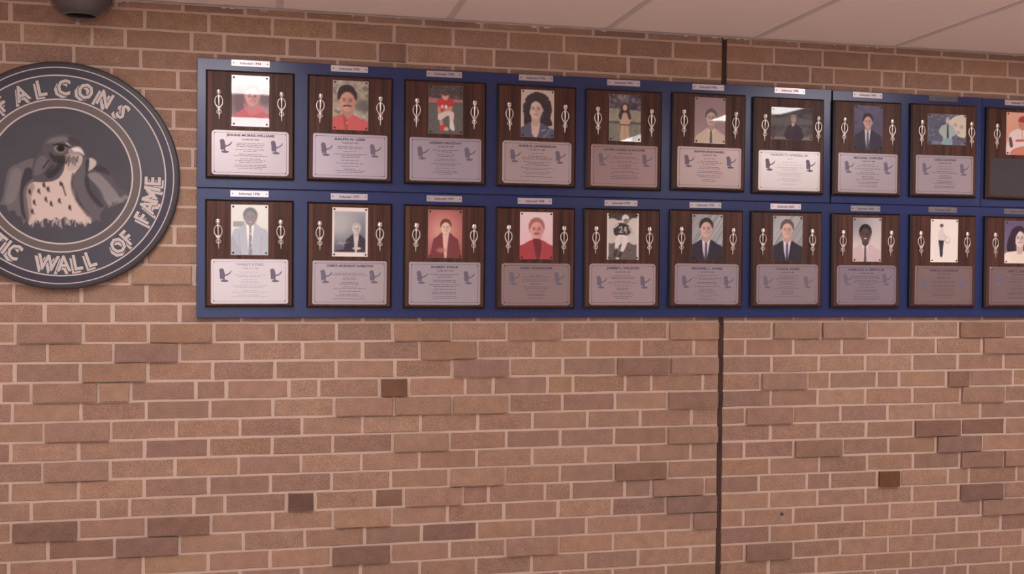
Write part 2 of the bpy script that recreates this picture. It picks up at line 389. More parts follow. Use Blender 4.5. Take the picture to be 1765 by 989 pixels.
SPECIAL = {(250, 607): (128, 98, 92), (88, 573): (140, 108, 94), (679, 667): (112, 76, 56), (1533, 824): (104, 66, 42), (519, 866): (104, 76, 66), (672, 863): (120, 88, 70),
 (1669, 651): (112, 78, 70), (1690, 741): (118, 82, 70), (1600, 736): (112, 76, 66), (1655, 765): (122, 92, 84), (1700, 792): (124, 92, 80), (1697, 847): (112, 82, 74), (776, 915): (112, 82, 74),
 (625, 955): (112, 82, 70), (250, 942): (112, 84, 74), (140, 948): (118, 86, 74), (60, 910): (116, 84, 76), (300, 905): (116, 86, 74), (960, 870): (128, 96, 78), (1205, 866): (120, 94, 88), (1690, 600): (132, 98, 78),
 (828, 633): (134, 104, 94), (1094, 630): (132, 100, 86), (1190, 690): (132, 100, 86), (1655, 567): (128, 96, 74), (1410, 768): (132, 98, 82), (1340, 948): (120, 88, 78), (1095, 815): (130, 96, 76), (985, 658): (172, 130, 96),
 (1300, 800): (172, 130, 100), (160, 610): (170, 130, 104), (313, 575): (164, 124, 92), (575, 640): (168, 132, 104), (676, 95): (120, 84, 70)}
PROUD = [(250, 607), (88, 573), (313, 575), (195, 642), (198, 673), (120, 673), (720, 577), (770, 603), (828, 633), (625, 697), (710, 697), (850, 697), (730, 761), (840, 830), (790, 857), (620, 890), (625, 955), (940, 570), (1190, 570),
 (1100, 630), (1200, 632), (1190, 690), (1190, 748), (1120, 815), (1170, 850), (1200, 866), (1220, 895), (920, 940), (1370, 567), (1450, 567), (1690, 567), (1740, 600), (1350, 655), (1650, 655), (1690, 679), (1340, 715), (1600, 736), (1650, 765), (1740, 775),
 (1690, 795), (1690, 850), (1740, 875), (1350, 955), (60, 910), (250, 760), (170, 812), (290, 905), (220, 940), (120, 760), (519, 866), (679, 667), (1533, 824), (1410, 768), (1285, 768), (676, 95), (280, 478)]
def brick_at(lst, k, x0, x1):
    for q in lst:
        X, Z = on_wall(*q)
        if x0 <= X <= x1 and ZA - (k + 1) * CH <= Z <= ZA - k * CH: return q
    return None
def brick_geom(w, h, r_):
    """one brick centred on its front face: slightly uneven arrises, chamfered front"""
    c = 0.0012; nx = max(2, int(w / 0.05))
    bot = [(-w / 2 + w * i / nx, -h / 2) for i in range(nx)]; rt = [(w / 2, -h / 2), (w / 2, 0)]; top = [(w / 2 - w * i / nx, h / 2) for i in range(nx)]; lf = [(-w / 2, h / 2), (-w / 2, 0)]
    o = [(x + r_.uniform(-1, 1) * 0.0011, z + r_.uniform(-1, 1) * 0.0009) for x, z in bot + rt + top + lf]
    n = len(o); i_ = [(x - math.copysign(c, x) if abs(x) > w / 2 - 0.004 else x, z - math.copysign(c, z) if abs(z) > h / 2 - 0.004 else z) for x, z in o]
    v = [(x, 0.030, z) for x, z in o] + [(x, 0.0012, z) for x, z in o] + [(x, 0.0, z) for x, z in i_]
    f = [tuple(range(2 * n, 3 * n))]
    for i in range(n):
        j = (i + 1) % n; f += [(i, j, j + n, i + n), (i + n, j + n, j + 2 * n, i + 2 * n)]
    return v, f
KTOP = -18; KBOT = int((ZA) / CH)
found = {0: [], 1: []}; extra = {0: MB(), 1: MB()}
for k in range(KTOP, KBOT + 1):
    zt = min(ZA - k * CH, CEIL + 0.05); zb = max(ZA - (k + 1) * CH, 0.0)
    if zt - zb < 0.015: continue
    tmpl = template(k); xsj = [px_to_x(p, k) for p in J[k]] if k in J else []
    if len(xsj) < 10:                               # course partly hidden: go on with the bond of its kind
        off = 0.0
        lim = max(xsj) + 0.09 if xsj else -99
        cand = [t for t in tmpl if t > lim]
        if not xsj: off = rb.uniform(-0.01, 0.01); cand = [t + off for t in tmpl]
        xsj = xsj + cand
    pitch = 0.2385
    while xsj[0] > XL: xsj = [xsj[0] - pitch + rb.uniform(-0.002, 0.002)] + xsj
    while xsj[-1] < XR: xsj = xsj + [xsj[-1] + pitch + rb.uniform(-0.002, 0.002)]
    for a, b in zip(xsj[:-1], xsj[1:]):
        a = max(a, XL); b = min(b, XR)
        pieces = [(a, b, 0, 0)]
        if a < JX0 and b > JX1: pieces = [(a, JX0, 0, 1), (JX1, b, 1, 0)]
        for pa, pb, cutl, cutr in pieces:
            g = 0.0060 + rb.uniform(-0.0010, 0.0014)
            x0 = pa + (0.0006 if (cutl or abs(pa - JX1) < 0.02) else g); x1 = pb - (0.0006 if (cutr or abs(pb - JX0) < 0.02) else g)
            side = 0 if (x0 + x1) / 2 < (JX0 + JX1) / 2 else 1
            if side == 0: x1 = min(x1, JX0 - 0.0006)
            else: x0 = max(x0, JX1 + 0.0006)
            if x1 - x0 < 0.02: continue
            z0, z1 = zb + 0.0044, zt - 0.0044
            if x0 > BOARD[0] + 0.02 and x1 < BOARD[1] - 0.02 and z0 > BOARD[2] + 0.012 and z1 < BOARD[3] - 0.012: continue
            if all(math.hypot(x - DISC_C[0], z - DISC_C[1]) < DISC_R - 0.02 for x in (x0, x1) for z in (z0, z1)): continue
            cx, cz = (x0 + x1) / 2, (z0 + z1) / 2
            pq = [to_px((x, 0, z)) for x in (x0, x1) for z in (z0, z1)]
            vis = max(p[0] for p in pq) > 0 and min(p[0] for p in pq) < W and max(p[1] for p in pq) > 0 and min(p[1] for p in pq) < H
            pq_ = brick_at(PROUD, k, x0, x1)
            if pq_: z0 -= 0.0040; cz = (z0 + z1) / 2
            pr = 0.0095 if pq_ else rb.uniform(-0.0012, 0.0012)
            sp = brick_at(list(SPECIAL), k, x0, x1)
            c = SPECIAL[sp] if sp else rb.choice(PALW)
            wq = 0.1 if sp in ((679, 667), (1533, 824), (519, 866)) else 0.55
            t_ = BRICK_GAIN * (1 + rb.uniform(-0.08, 0.08)); c = [q * t_ * gq * (1 + rb.uniform(-0.015, 0.015)) for q, gq in zip(lin([a_ * 0.6 + b_ * 0.4 for a_, b_ in zip(c, (157, 119, 100))] if not sp else [a_ * (1 - wq) + b_ * wq for a_, b_ in zip(c, (152, 114, 97))]), (0.985, 1.085, 1.13))]
            v, f = brick_geom(x1 - x0, z1 - z0, rb)
            area = (max(p[0] for p in pq) - min(p[0] for p in pq)) * (max(p[1] for p in pq) - min(p[1] for p in pq))
            found[side].append((vis, area, v, f, (cx, -pr, cz), c))
for side, wall in ((0, wall_l), (1, wall_r)):
    lst = sorted(found[side], key=lambda q: (not q[0], -q[1]))
    nn = 0; ex = MB()
    for vis, area, v, f, loc, c in lst:
        if vis and nn < 300:
            me = mesh(v, f, 'brick'); me.materials.append(M_BRICK)
            o = link(bpy.data.objects.new('brick', me), wall); o.location = loc; o.color = (*c, 1); nn += 1
        else:
            ex.add([(x + loc[0], y + loc[1], z + loc[2]) for x, y, z in v], f)
    me = mesh(ex.v, ex.f, 'brickwork'); me.materials.append(M_BRICK)
    o = link(bpy.data.objects.new('brickwork', me), wall); o.color = (*[q * BRICK_GAIN for q in lin((159, 126, 104))], 1); o['kind'] = 'stuff'
    print('bricks', side, nn, len(lst))
# plugged drill hole in one brick
X, Z = on_wall(1347.5, 885.5, -0.001); mb = MB(); mb.prism(ring_pts(0.0065, 14, X, Z), -0.0045, 0.004)
obj('wall_plug', mb.mesh('wall_plug'), plain('blue grey wall plug', (0.05, 0.06, 0.08), 0.5), wall_r)

# ------------------------------------------------------------------ painting prints into vertex colours
class Paint:
    """small raster canvas; coordinates 0..1, origin top left"""
    def __init__(s, w, h, bg, asp):
        s.w, s.h, s.asp = w, h, asp
        yy, xx = np.mgrid[0:h, 0:w]; s.x = (xx + 0.5) / w; s.y = (yy + 0.5) / h
        s.c = np.zeros((h, w, 3)); s.c[:] = bg
    def put(s, mask, col):
        mask = np.clip(mask, 0, 1)[..., None]; s.c = s.c * (1 - mask) + np.array(col, float) * mask
    def grad(s, top, bot, x=False):
        t = (s.x if x else s.y)[..., None]; s.c = np.array(top, float) * (1 - t) + np.array(bot, float) * t
    def ell(s, cx, cy, rx, ry, col, soft=0.06, a=1.0, rot=0):
        dx, dy = (s.x - cx), (s.y - cy) / s.asp; ry = ry / s.asp
        if rot:
            q = math.radians(rot); dx, dy = dx * math.cos(q) + dy * math.sin(q), -dx * math.sin(q) + dy * math.cos(q)
        d = np.sqrt((dx / rx) ** 2 + (dy / ry) ** 2); s.put(a * np.clip((1 - d) / soft + 0.5, 0, 1), col)
    def poly(s, pts, col, a=1.0, smooth=True, blur=0):
        if smooth:
            q = []; n = len(pts)
            for i in range(n):
                p0, p1, p2, p3 = (np.array(pts[(i + k) % n], float) for k in (-1, 0, 1, 2))
                for t in (0, 0.25, 0.5, 0.75):
                    q.append(0.5 * (2 * p1 + (p2 - p0) * t + (2 * p0 - 5 * p1 + 4 * p2 - p3) * t * t + (3 * p1 - p0 - 3 * p2 + p3) * t ** 3))
            pts = q
        m = np.zeros((s.h, s.w), bool); n = len(pts)
        for i in range(n):
            (xa, ya), (xb, yb) = pts[i], pts[(i + 1) % n]
            if ya == yb: continue
            cr = ((ya > s.y) != (yb > s.y)) & (s.x < (xb - xa) * (s.y - ya) / (yb - ya) + xa); m ^= cr
        m = m.astype(float)
        for _ in range(blur):
            m = (m + np.roll(m, 1, 0) + np.roll(m, -1, 0) + np.roll(m, 1, 1) + np.roll(m, -1, 1)) / 5
        s.put(a * m, col)
    def line(s, x0, y0, x1, y1, wd, col, a=1.0):
        ax, ay = x1 - x0, (y1 - y0) / s.asp; L2 = ax * ax + ay * ay + 1e-9
        t = np.clip(((s.x - x0) * ax + (s.y - y0) / s.asp * ay) / L2, 0, 1)
        d = np.hypot(s.x - x0 - t * ax, (s.y - y0) / s.asp - t * ay); s.put(a * np.clip(1.5 - d / wd, 0, 1), col)
    def noise(s, amt, cell=6, seed=1, mask=None):
        r_ = np.random.RandomState(seed); g = r_.rand(s.h // cell + 3, s.w // cell + 3) - 0.5
        yy, xx = np.arange(s.h) / cell, np.arange(s.w) / cell; y0, x0 = yy.astype(int), xx.astype(int); fy, fx = (yy - y0)[:, None], (xx - x0)[None, :]
        n = (g[y0][:, x0] * (1 - fy) * (1 - fx) + g[y0 + 1][:, x0] * fy * (1 - fx) + g[y0][:, x0 + 1] * (1 - fy) * fx + g[y0 + 1][:, x0 + 1] * fy * fx)[..., None]
        s.c = np.clip(s.c + n * amt * 2 * (1 if mask is None else mask[..., None]), 0, 255)
INK_GAIN = 1.0
def ink(c):
    c = np.asarray(c, float); c = c * 0.86 + 0.14 * c.mean(axis=-1, keepdims=True) + 5
    c = np.clip(c / 255, 0, 1)
    l = np.where(c <= 0.04045, c / 12.92, ((c + 0.055) / 1.055) ** 2.4)
    return np.clip(l * INK_GAIN, 0, 0.95)
def print_mesh(pt, x0, x1, z0, z1, nx, nz, y=0.0, keep=None):
    """grid of quads facing -y that carries the canvas as vertex colour"""
    gx, gz = np.linspace(0, 1, nx + 1), np.linspace(0, 1, nz + 1)
    bw, bh = max(1, pt.w // nx), max(1, pt.h // nz)
    c = pt.c
    for ax, k in ((0, bh), (1, bw)):
        acc = sum(np.roll(c, s_, ax) for s_ in range(-(k // 2), k // 2 + 1)); c2 = acc / (2 * (k // 2) + 1)
        e = k // 2
        if e:
            if ax == 0: c2[:e] = c[:e]; c2[-e:] = c[-e:]
            else: c2[:, :e] = c[:, :e]; c2[:, -e:] = c[:, -e:]
        c = c2
    ix = np.clip((gx * pt.w).astype(int), 0, pt.w - 1); iz = np.clip((gz * pt.h).astype(int), 0, pt.h - 1)
    cols = ink(c[iz][:, ix])
    X = x0 + gx * (x1 - x0); Z = z1 - gz * (z1 - z0)
    verts = [(X[i], y, Z[k]) for k in range(nz + 1) for i in range(nx + 1)]
    faces = []
    for k in range(nz):
        for i in range(nx):
            if keep is None or keep((X[i] + X[i + 1]) / 2, (Z[k] + Z[k + 1]) / 2):
                a = k * (nx + 1) + i; faces.append((a + nx + 1, a + nx + 2, a + 1, a))
    me = mesh(verts, faces, 'print')
    at = me.color_attributes.new('ink', 'FLOAT_COLOR', 'POINT')
    rgba = np.ones((len(verts), 4)); rgba[:, :3] = cols.reshape(-1, 3); at.data.foreach_set('color', rgba.ravel())
    return me

# ------------------------------------------------------------------ the round sign
M_RIM = plain('charcoal sign edge', (0.040, 0.037, 0.045), 0.5)
M_NAVY = plain('navy sign band', (0.035, 0.032, 0.055), 0.5)
M_SLATE = plain('slate sign band', (0.058, 0.058, 0.078), 0.5, vary=0.12, bscale=14)
M_TAUPE = plain('taupe sign band', (0.125, 0.100, 0.095), 0.5)
M_CREAM = plain('cream sign paint', (0.56, 0.49, 0.47), 0.5)
M_OUTL = plain('sign lettering outline', (0.040, 0.038, 0.048), 0.5)
SY0, SY1 = -0.032, -0.0100                            # front and back of the disc
sign = empty('round_sign', (DISC_C[0], SY1, DISC_C[1] - DISC_R))
tag(sign, 'round charcoal wall sign lettered FALCONS with a painted falcon in its centre', 'sign')
def loc_sign(X, Z): return X - DISC_C[0], Z - DISC_C[1] + DISC_R
mb = MB(); n = 128; prof = [(DISC_R - 0.004, 0.0), (DISC_R, -0.004), (DISC_R, SY0 - SY1 + 0.007), (DISC_R - 0.004, SY0 - SY1 + 0.0015), (DISC_R - 0.011, SY0 - SY1)]
v = []; f = []
for r_, y in prof: v += [(x, y, z + DISC_R) for x, z in ring_pts(r_, n)]
for k in range(len(prof) - 1):
    for i in range(n): f.append((k * n + i, k * n + (i + 1) % n, (k + 1) * n + (i + 1) % n, (k + 1) * n + i))
f += [tuple(range(n)), tuple(range((len(prof) - 1) * n, len(prof) * n))]
mb.add(v, f); obj('disc', mb.mesh('disc'), M_RIM, sign)
FY = SY0 - SY1
def sign_band(name, r0, r1, y, m):
    mb = MB(); mb.band(ring_pts(r1 * DISC_R, n, 0, DISC_R), ring_pts(r0 * DISC_R, n, 0, DISC_R), FY - y, FY + 0.0002)
    return obj(name, mb.mesh(name), m, sign)
sign_band('outer_band', 0.880, 0.946, 0.0004, M_NAVY); sign_band('letter_band', 0.671, 0.876, 0.0004, M_SLATE); sign_band('inner_band', 0.599, 0.667, 0.0004, M_TAUPE)
for r_, w in ((0.9475, 0.0042), (0.8780, 0.0056), (0.6690, 0.0060), (0.5970, 0.0066)): sign_band('pinstripe', r_ - w, r_ + w, 0.0010, M_CREAM)

INK_SIGN = 1.0
ir = 0.597 * DISC_R
fp = Paint(460, 460, (72, 71, 80), 1.0)
def S(x, y):
    X, Z = on_wall(x, y, SY0); return ((X - DISC_C[0]) / ir * 0.5 + 0.5, 0.5 - (Z - DISC_C[1]) / ir * 0.5)
def SP(pts, col, **k): fp.poly([S(*q) for q in pts], col, **k)
fp.noise(3, 40, 3)
GREY, DGREY, LGREY, CREAM = (98, 92, 98), (52, 48, 54), (128, 121, 124), (205, 184, 172)
lw = [(12, 300), (18, 288), (30, 283), (45, 276), (58, 274), (68, 290), (64, 312), (52, 318), (45, 330), (47, 350), (50, 370), (53, 386), (46, 380), (40, 387), (38, 374), (30, 372), (24, 362), (15, 364), (10, 354), (0, 352), (5, 340), (8, 320)]
SP(lw, (104, 98, 102), blur=2)
SP([(20, 295), (32, 290), (38, 300), (34, 320), (26, 345), (14, 352), (8, 346), (14, 320)], (124, 117, 120), a=0.8, blur=6)
SP([(44, 290), (56, 292), (58, 306), (48, 314), (40, 330), (42, 360), (46, 380), (38, 370), (34, 345), (36, 315)], DGREY, a=0.85, blur=5)
SP([(148, 300), (152, 292), (168, 284), (182, 286), (193.6, 303), (204.7, 323), (220, 330), (216, 338), (210, 340), (213.6, 346), (204, 350), (198, 348), (196, 356), (188, 352), (180, 358), (178, 352), (167, 323), (153.5, 306)], (84, 78, 84), blur=2)
SP([(152, 304), (160, 297), (172, 300), (190, 318), (206, 340), (198, 347), (184, 350), (172, 326)], (140, 133, 134), a=0.8, blur=7)
SP([(160, 289), (172, 284), (184, 290), (190, 302), (178, 298), (166, 294)], DGREY, a=0.8, blur=5)
SP([(140, 279), (146, 270), (151, 274), (151, 284), (148.5, 300), (150, 312), (155, 334), (178, 357), (173.5, 368), (172, 382), (166, 378), (160, 384), (154, 380), (142, 352), (133.5, 341), (130, 330), (122.5, 319), (124, 300)], (96, 90, 96), blur=2)
SP([(147, 300), (152, 306), (158, 330), (178, 354), (170, 356), (154, 338), (146, 318)], DGREY, a=0.8, blur=5)
SP([(150.5, 294), (152.7, 274), (160, 273), (166, 279), (163, 288)], (190, 176, 170), blur=2)
SP([(147, 280), (151, 274), (154, 277), (152, 294), (148, 300)], DGREY, a=0.9, blur=2)
breast = [(141, 268), (140, 283), (130, 297), (125, 306), (123, 318), (130, 332), (133.5, 348), (150, 366), (157, 376), (156, 386), (150, 382), (146, 388), (140, 382), (134, 384), (128, 378), (120, 379), (112, 374), (104, 378), (96, 375), (88, 380), (78, 376), (70, 382), (62, 379), (56, 384), (51, 388), (50, 368), (47, 348), (45.6, 330), (53, 316), (75, 312), (95, 310), (104.6, 303), (110, 292), (112, 278), (124, 268)]
SP(breast, CREAM, blur=1)
SP([(46, 326), (55, 316), (60, 322), (54, 340), (56, 366), (52, 384), (48, 360)], (120, 104, 100), a=0.55, blur=7)
SP([(124, 300), (128, 300), (126, 318), (134, 334), (138, 350), (154, 368), (155, 378), (140, 360), (130, 345), (122, 322)], (70, 62, 64), a=0.65, blur=3)
neck = [(58, 275), (66, 267), (74, 256), (84, 262), (112, 270), (112, 284), (106, 300), (96, 310), (84, 313), (66, 314), (56, 308), (56, 290)]
SP(neck, (82, 76, 82), blur=2)
SP([(62, 280), (72, 268), (84, 276), (78, 292), (66, 302), (58, 300)], (112, 105, 110), a=0.7, blur=6)
for q in ([(80, 300), (96, 286), (104, 272), (110, 282), (98, 300), (86, 308)],): SP(q, (46, 40, 44), a=0.75, blur=5)
for (a, b, c_, d) in ((74, 290, 84, 276), (78, 300, 92, 284), (84, 306, 100, 290)):
    (xa, ya), (xb, yb) = S(a, b), S(c_, d); fp.line(xa, ya, xb, yb, 0.006, (46, 42, 48), 0.8)
head = [(73, 258), (76, 243), (86, 235), (104, 231), (121, 232), (134, 237), (141, 244), (141, 251), (132, 258), (124, 268), (110, 272), (96, 274), (80, 270)]
SP(head, (86, 80, 86), blur=2)
SP([(80, 246), (90, 238), (108, 235), (120, 240), (108, 244), (92, 246)], (122, 116, 120), a=0.75, blur=6)
SP([(120, 234), (134, 238), (141, 246), (138, 252), (126, 250), (118, 244)], (56, 51, 56), a=0.6, blur=10)
SP([(84, 262), (96, 268), (114, 268), (122, 262), (118, 278), (108, 282), (92, 278)], (38, 33, 37), a=0.7, blur=4)
SP([(118, 258), (128, 253), (138, 253), (145, 262), (145.5, 269), (141, 266), (130, 266), (120, 266)], (150, 140, 138), blur=1)
SP([(124, 256), (131, 254), (137, 255), (143, 262), (144, 267), (138, 262), (128, 261)], (222, 210, 204), blur=1)
SP([(112, 268), (122, 264), (140, 268), (139, 283), (130, 292), (118, 294), (114, 280)], (176, 158, 150), a=0.75, blur=4)
for i in range(7):
    (xa, ya), (xb, yb) = S(113 + i * 3.5, 270 + (i % 2) * 2), S(111 + i * 3.6, 279 + (i % 3) * 3); fp.line(xa, ya, xb, yb, 0.005, (60, 52, 54), 0.7)
for q, c_ in (((104, 256, 9.5, 7.5), (150, 138, 126)), ((104.5, 256, 7.5, 6), (84, 64, 44)), ((105, 255.6, 5.2, 4.6), (16, 13, 15))):
    x, y = S(q[0], q[1]); fp.ell(x, y, q[2] / 233, q[3] / 233, c_, 0.3)
SP([(90, 251), (100, 247), (112, 249), (122, 254), (112, 252.5), (100, 250.5)], (28, 24, 28), blur=1)
SP([(112, 244), (118, 247), (123, 252), (116, 250)], (160, 152, 152), blur=1)
for (zx, zy) in ((230, 180), (300, 175), (372, 160), (265, 262), (355, 238), (460, 250), (470, 118), (250, 332), (395, 272), (540, 302), (340, 128)):
    x, y = zx / 4.494, 290 + zy / 4.494; a_, b_ = S(x, y); fp.ell(a_, b_, 0.0085, 0.017, (58, 46, 46), 0.7)
    c_, d_ = S(x + 3, y + 5); fp.line(a_, b_, c_, d_, 0.004, (70, 56, 54), 0.8)
(xa, ya), (xb, yb) = S(107, 316), S(113, 336); fp.line(xa, ya, xb, yb, 0.005, (66, 54, 54), 0.9)
rr = random.Random(2)
for i in range(60):                                     # frayed feather ends
    t = rr.random(); x = 50 + t * 106; y = 378 + rr.uniform(-6, 6); (xa, ya), (xb, yb) = S(x, y), S(x + rr.uniform(-3, 3), y + rr.uniform(4, 9)); fp.line(xa, ya, xb, yb, 0.004, (196, 176, 166), 0.7)
for i in range(40):
    t = rr.random(); x = 184 + t * 34; y = 352 - t * 14 + rr.uniform(-5, 3); (xa, ya), (xb, yb) = S(x, y), S(x + rr.uniform(0, 6), y + rr.uniform(2, 6)); fp.line(xa, ya, xb, yb, 0.0035, (140, 132, 132), 0.7)
INK_GAIN = INK_SIGN
me = print_mesh(fp, -ir, ir, DISC_R - ir, DISC_R + ir, 210, 210, FY - 0.0006, keep=lambda x, z: math.hypot(x, z - DISC_R) < ir - 0.0005)
o = obj('falcon_painting', me, M_PRINT, sign); tag(o, 'painted grey falcon with a cream speckled breast')

letter_cache = {}
def m_shape(h, w, t):
    p = [(-w / 2, -h / 2), (-w / 2 + t, -h / 2), (-w / 2 + t, h * 0.10), (0, -h * 0.30), (w / 2 - t, h * 0.10), (w / 2 - t, -h / 2), (w / 2, -h / 2), (w / 2, h / 2), (w / 2 - t * 0.9, h / 2), (0, h * 0.06), (-w / 2 + t * 0.9, h / 2), (-w / 2, h / 2)]
    return [(x, 0, z) for x, z in p], [(0, 1, 2, 10, 11), (2, 3, 9, 10), (3, 4, 8, 9), (4, 5, 6, 7, 8)]
def letter(ch, ang, r_, inward, size=0.073, wid=0.86):
    """ang in degrees clockwise from 12 o'clock"""
    if (ch, size) not in letter_cache:
        out = []
        for bold, dy in ((0.0020, 0), (0.0042 if ch == 'M' else 0.0042 if ch in 'WNA' else 0.0052, 0), (0.0020, 0)):
            v, f = text_mesh(ch, size, bold=bold) if ch != 'M' else m_shape(size * 0.70 + bold * 2, size * 0.80 + bold * 2, size * 0.13 + bold * 2)
            out.append(mesh([(x * wid, 0, z) for x, y, z in v], f, 'letter'))
        letter_cache[(ch, size)] = out
    main, outl, shad = letter_cache[(ch, size)]
    a = math.radians(ang); cx, cz = r_ * math.sin(a), r_ * math.cos(a)
    rot = a if not inward else a + math.pi
    o = obj('letter', main, M_CREAM, sign, (cx, FY - 0.0016, cz + DISC_R)); o.rotation_euler = (0, rot, 0)
    q = obj('outline', outl, M_OUTL, o, (0, 0.0004, 0))
    # drop shadow below and to the left of the letter
    w = Vector((-0.0098, 0, -0.0092))
    q = obj('drop_shadow', shad, M_CREAM, o, (w.x, 0.0008, w.z))
def px_polar(px, py):
    X, Z = on_wall(px, py, SY0); dx, dz = X - DISC_C[0], Z - DISC_C[1]
    return math.degrees(math.atan2(dx, dz)), math.hypot(dx, dz)
for ch, px, py in (('F', 9, 186), ('A', 40, 168), ('L', 73, 157), ('C', 110, 152), ('O', 148, 157), ('N', 182, 170), ('S', 216, 189)):
    a, r_ = px_polar(px, py); letter(ch, a, 0.775 * DISC_R, False)
seq = [('C', 27, 430), ('W', 83, 450), ('A', 110, 453), ('L', 134, 452), ('L', 157, 447), ('O', 203, 422), ('F', 218, 408), ('F', 247, 376), ('A', 258.5, 357), ('M', 264, 336), ('E', 265.5, 312)]
for ch, px, py in seq:
    a, r_ = px_polar(px, py); letter(ch, a, 0.770 * DISC_R, True)
a0 = px_polar(27, 430)[0]
for i, ch in enumerate('ITELHTA'): letter(ch, a0 + (5.5 if i == 0 else 4.0 + 7.6 * i), 0.770 * DISC_R, True)

# ------------------------------------------------------------------ dome camera under the ceiling
DY = -0.17; dx_, _ = on_wall(140, 0, DY); dzb = on_wall(143, 38, DY)[1]; dzc = CEIL - 0.022
drv = dzc - dzb; drh = 52 * (DY + DIST) / F
dome = empty('dome_camera', (dx_, DY, CEIL)); tag(dome, 'dark dome security camera with clear bubble under the ceiling', 'camera')
mb = MB(); mb.lathe([(drh * 1.12, 0.0), (drh * 1.12, -0.012), (drh * 1.02, -0.024), (drh * 0.90, -0.024)], 40); obj('housing_ring', mb.mesh('housing_ring', True), plain('grey camera housing', (0.20, 0.19, 0.19), 0.35), dome, (0, 0, -0.001))
mb = MB(); prof = [(drh * math.cos(t), -0.022 - drv * math.sin(t)) for t in [math.pi / 2 * i / 14 for i in range(14)]] + [(0.001, -0.022 - drv)]
mb.lathe(prof, 40); obj('bubble', mb.mesh('bubble', True), clear_material('clear dome bubble', (0.80, 0.77, 0.77), 0.03, 1.5), dome)
lr, lv = drh * 0.93, drv * 0.84
mb = MB(); prof = [(lr * math.cos(t), -0.024 - lv * math.sin(t)) for t in [1.05 * i / 10 for i in range(11)]]
re, ze = prof[-1]; prof += [(re * 0.97, ze - 0.003), (re * 0.90, ze + 0.001), (re * 0.82, ze + 0.012), (re * 0.5, ze + 0.014)]
mb.lathe(prof, 40); obj('liner', mb.mesh('liner', True), plain('dark grey camera liner', (0.125, 0.115, 0.125), 0.22), dome)
mb = MB(); mb.lathe([(re * 0.99, ze - 0.002), (re * 1.02, ze - 0.005), (re * 0.95, ze - 0.0055), (re * 0.93, ze - 0.002)], 40); obj('rim', mb.mesh('rim', True), plain('pale camera rim', (0.20, 0.18, 0.18), 0.3), dome)

# ------------------------------------------------------------------ blue backing boards
BF = -0.019                                             # front of the boards
def board(x0, x1, z0, z1, label):
    me_ = MB(); xc = (x0 + x1) / 2; me_.chamfer_box(x0 - xc, x1 - xc, BF + 0.0022, 0.0, 0, z1 - z0, 0.0015)
    o = obj('backing_board', me_.mesh('backing_board'), M_BLUE, None, (xc, -0.0022, z0))
    tag(o, label, 'board', 'blue backing boards on the brick wall')
board(-0.2515, 2.1895, ZC + 0.2762, ZC + 0.7285, 'long blue painted board behind the upper row, beside the round sign')
board(2.1950, 2.8765, ZC + 0.2762, ZC + 0.7265, 'short blue painted board carrying two upper-row plaques')
board(2.8785, 3.2400, ZC + 0.2765, ZC + 0.7250, 'narrow blue painted board behind the plaque with the blank grey plate')
board(-0.2505, 3.2400, ZC - 0.1825, ZC + 0.2738, 'full-length blue painted board behind the lower row of plaques')

# ------------------------------------------------------------------ plaque parts (shared meshes)
PW, PH, PD = 0.304, 0.379, 0.019
mb = MB(); mb.chamfer_box(-PW / 2, PW / 2, -PD, 0, 0, PH, 0.0065, 0.007); ME_EDGE = mb.mesh('bevelled_edge')
mb = MB(); mb.chamfer_box(-PW / 2 + 0.0062, PW / 2 - 0.0062, -PD - 0.0008, -PD + 0.002, 0.0062, PH - 0.0062, 0.0008); ME_FACE = mb.mesh('face_board')
PY = -PD - 0.0008                                       # walnut face, plaque space
def uz(v): return PH * (1 - v)
def ornament():
    mb = MB(); k = 0.00205 / 14.1
    Z = lambda y: (545 - y) * k
    mb.lathe([(2 * k, Z(345)), (24 * k, Z(335)), (30 * k, Z(318)), (38 * k, Z(300)), (58 * k, Z(278)), (66 * k, Z(256)), (50 * k, Z(246)), (56 * k, Z(232)), (52 * k, Z(205)), (42 * k, Z(188)), (12 * k, Z(180))], 16, sy=0.6)
    mb.lathe([(10 * k, Z(620)), (15 * k, Z(560)), (17 * k, Z(480)), (22 * k, Z(400)), (28 * k, Z(350)), (20 * k, Z(330))], 12, sy=0.6)
    path = [((0 + 92 * k * math.cos(a)), 0, Z(478) + 136 * k * math.sin(a)) for a in [2 * math.pi * i / 32 for i in range(32)]]
    mb.tube(path, [(13 + 7 * max(0, -math.sin(2 * math.pi * i / 32))) * k for i in range(32)], 8, True)
    for s in (-1, 1):                                    # the knot of ribbon and its small loop
        mb.tube([(s * 62 * k, 0, Z(600)), (s * 30 * k, -4 * k, Z(628)), (-s * 8 * k, -8 * k, Z(655)), (-s * 36 * k, 0, Z(690))], [9 * k, 15 * k, 16 * k, 8 * k], 8)
        mb.tube([(s * 62 * k, 0, Z(640)), (s * 40 * k, 0, Z(648)), (s * 14 * k, 0, Z(640))], [5 * k, 10 * k, 8 * k], 6)
    mb.tube([(52 * k * math.cos(a), 0, Z(728) + 48 * k * math.sin(a)) for a in [2 * math.pi * i / 20 for i in range(20)]], 11 * k, 8, True)
    mb.lathe([(4 * k, Z(912)), (11 * k, Z(890)), (17 * k, Z(800)), (20 * k, Z(720)), (34 * k, Z(668)), (24 * k, Z(640)), (10 * k, Z(615))], 12, sy=0.6)
    return mb.mesh('torch_ornament', True)
ME_ORN = ornament()
mb = MB(); mb.lathe([(0.0034, 0.0), (0.0034, 0.0010), (0.0022, 0.0020), (0.0004, 0.0022)], 12)
ME_TACK = mesh([(x, -z, y) for x, y, z in mb.v], mb.f, 'tack', True)
mb = MB(); mb.lathe([(0.0021, 0.0), (0.0021, 0.0005), (0.0006, 0.0009)], 10)
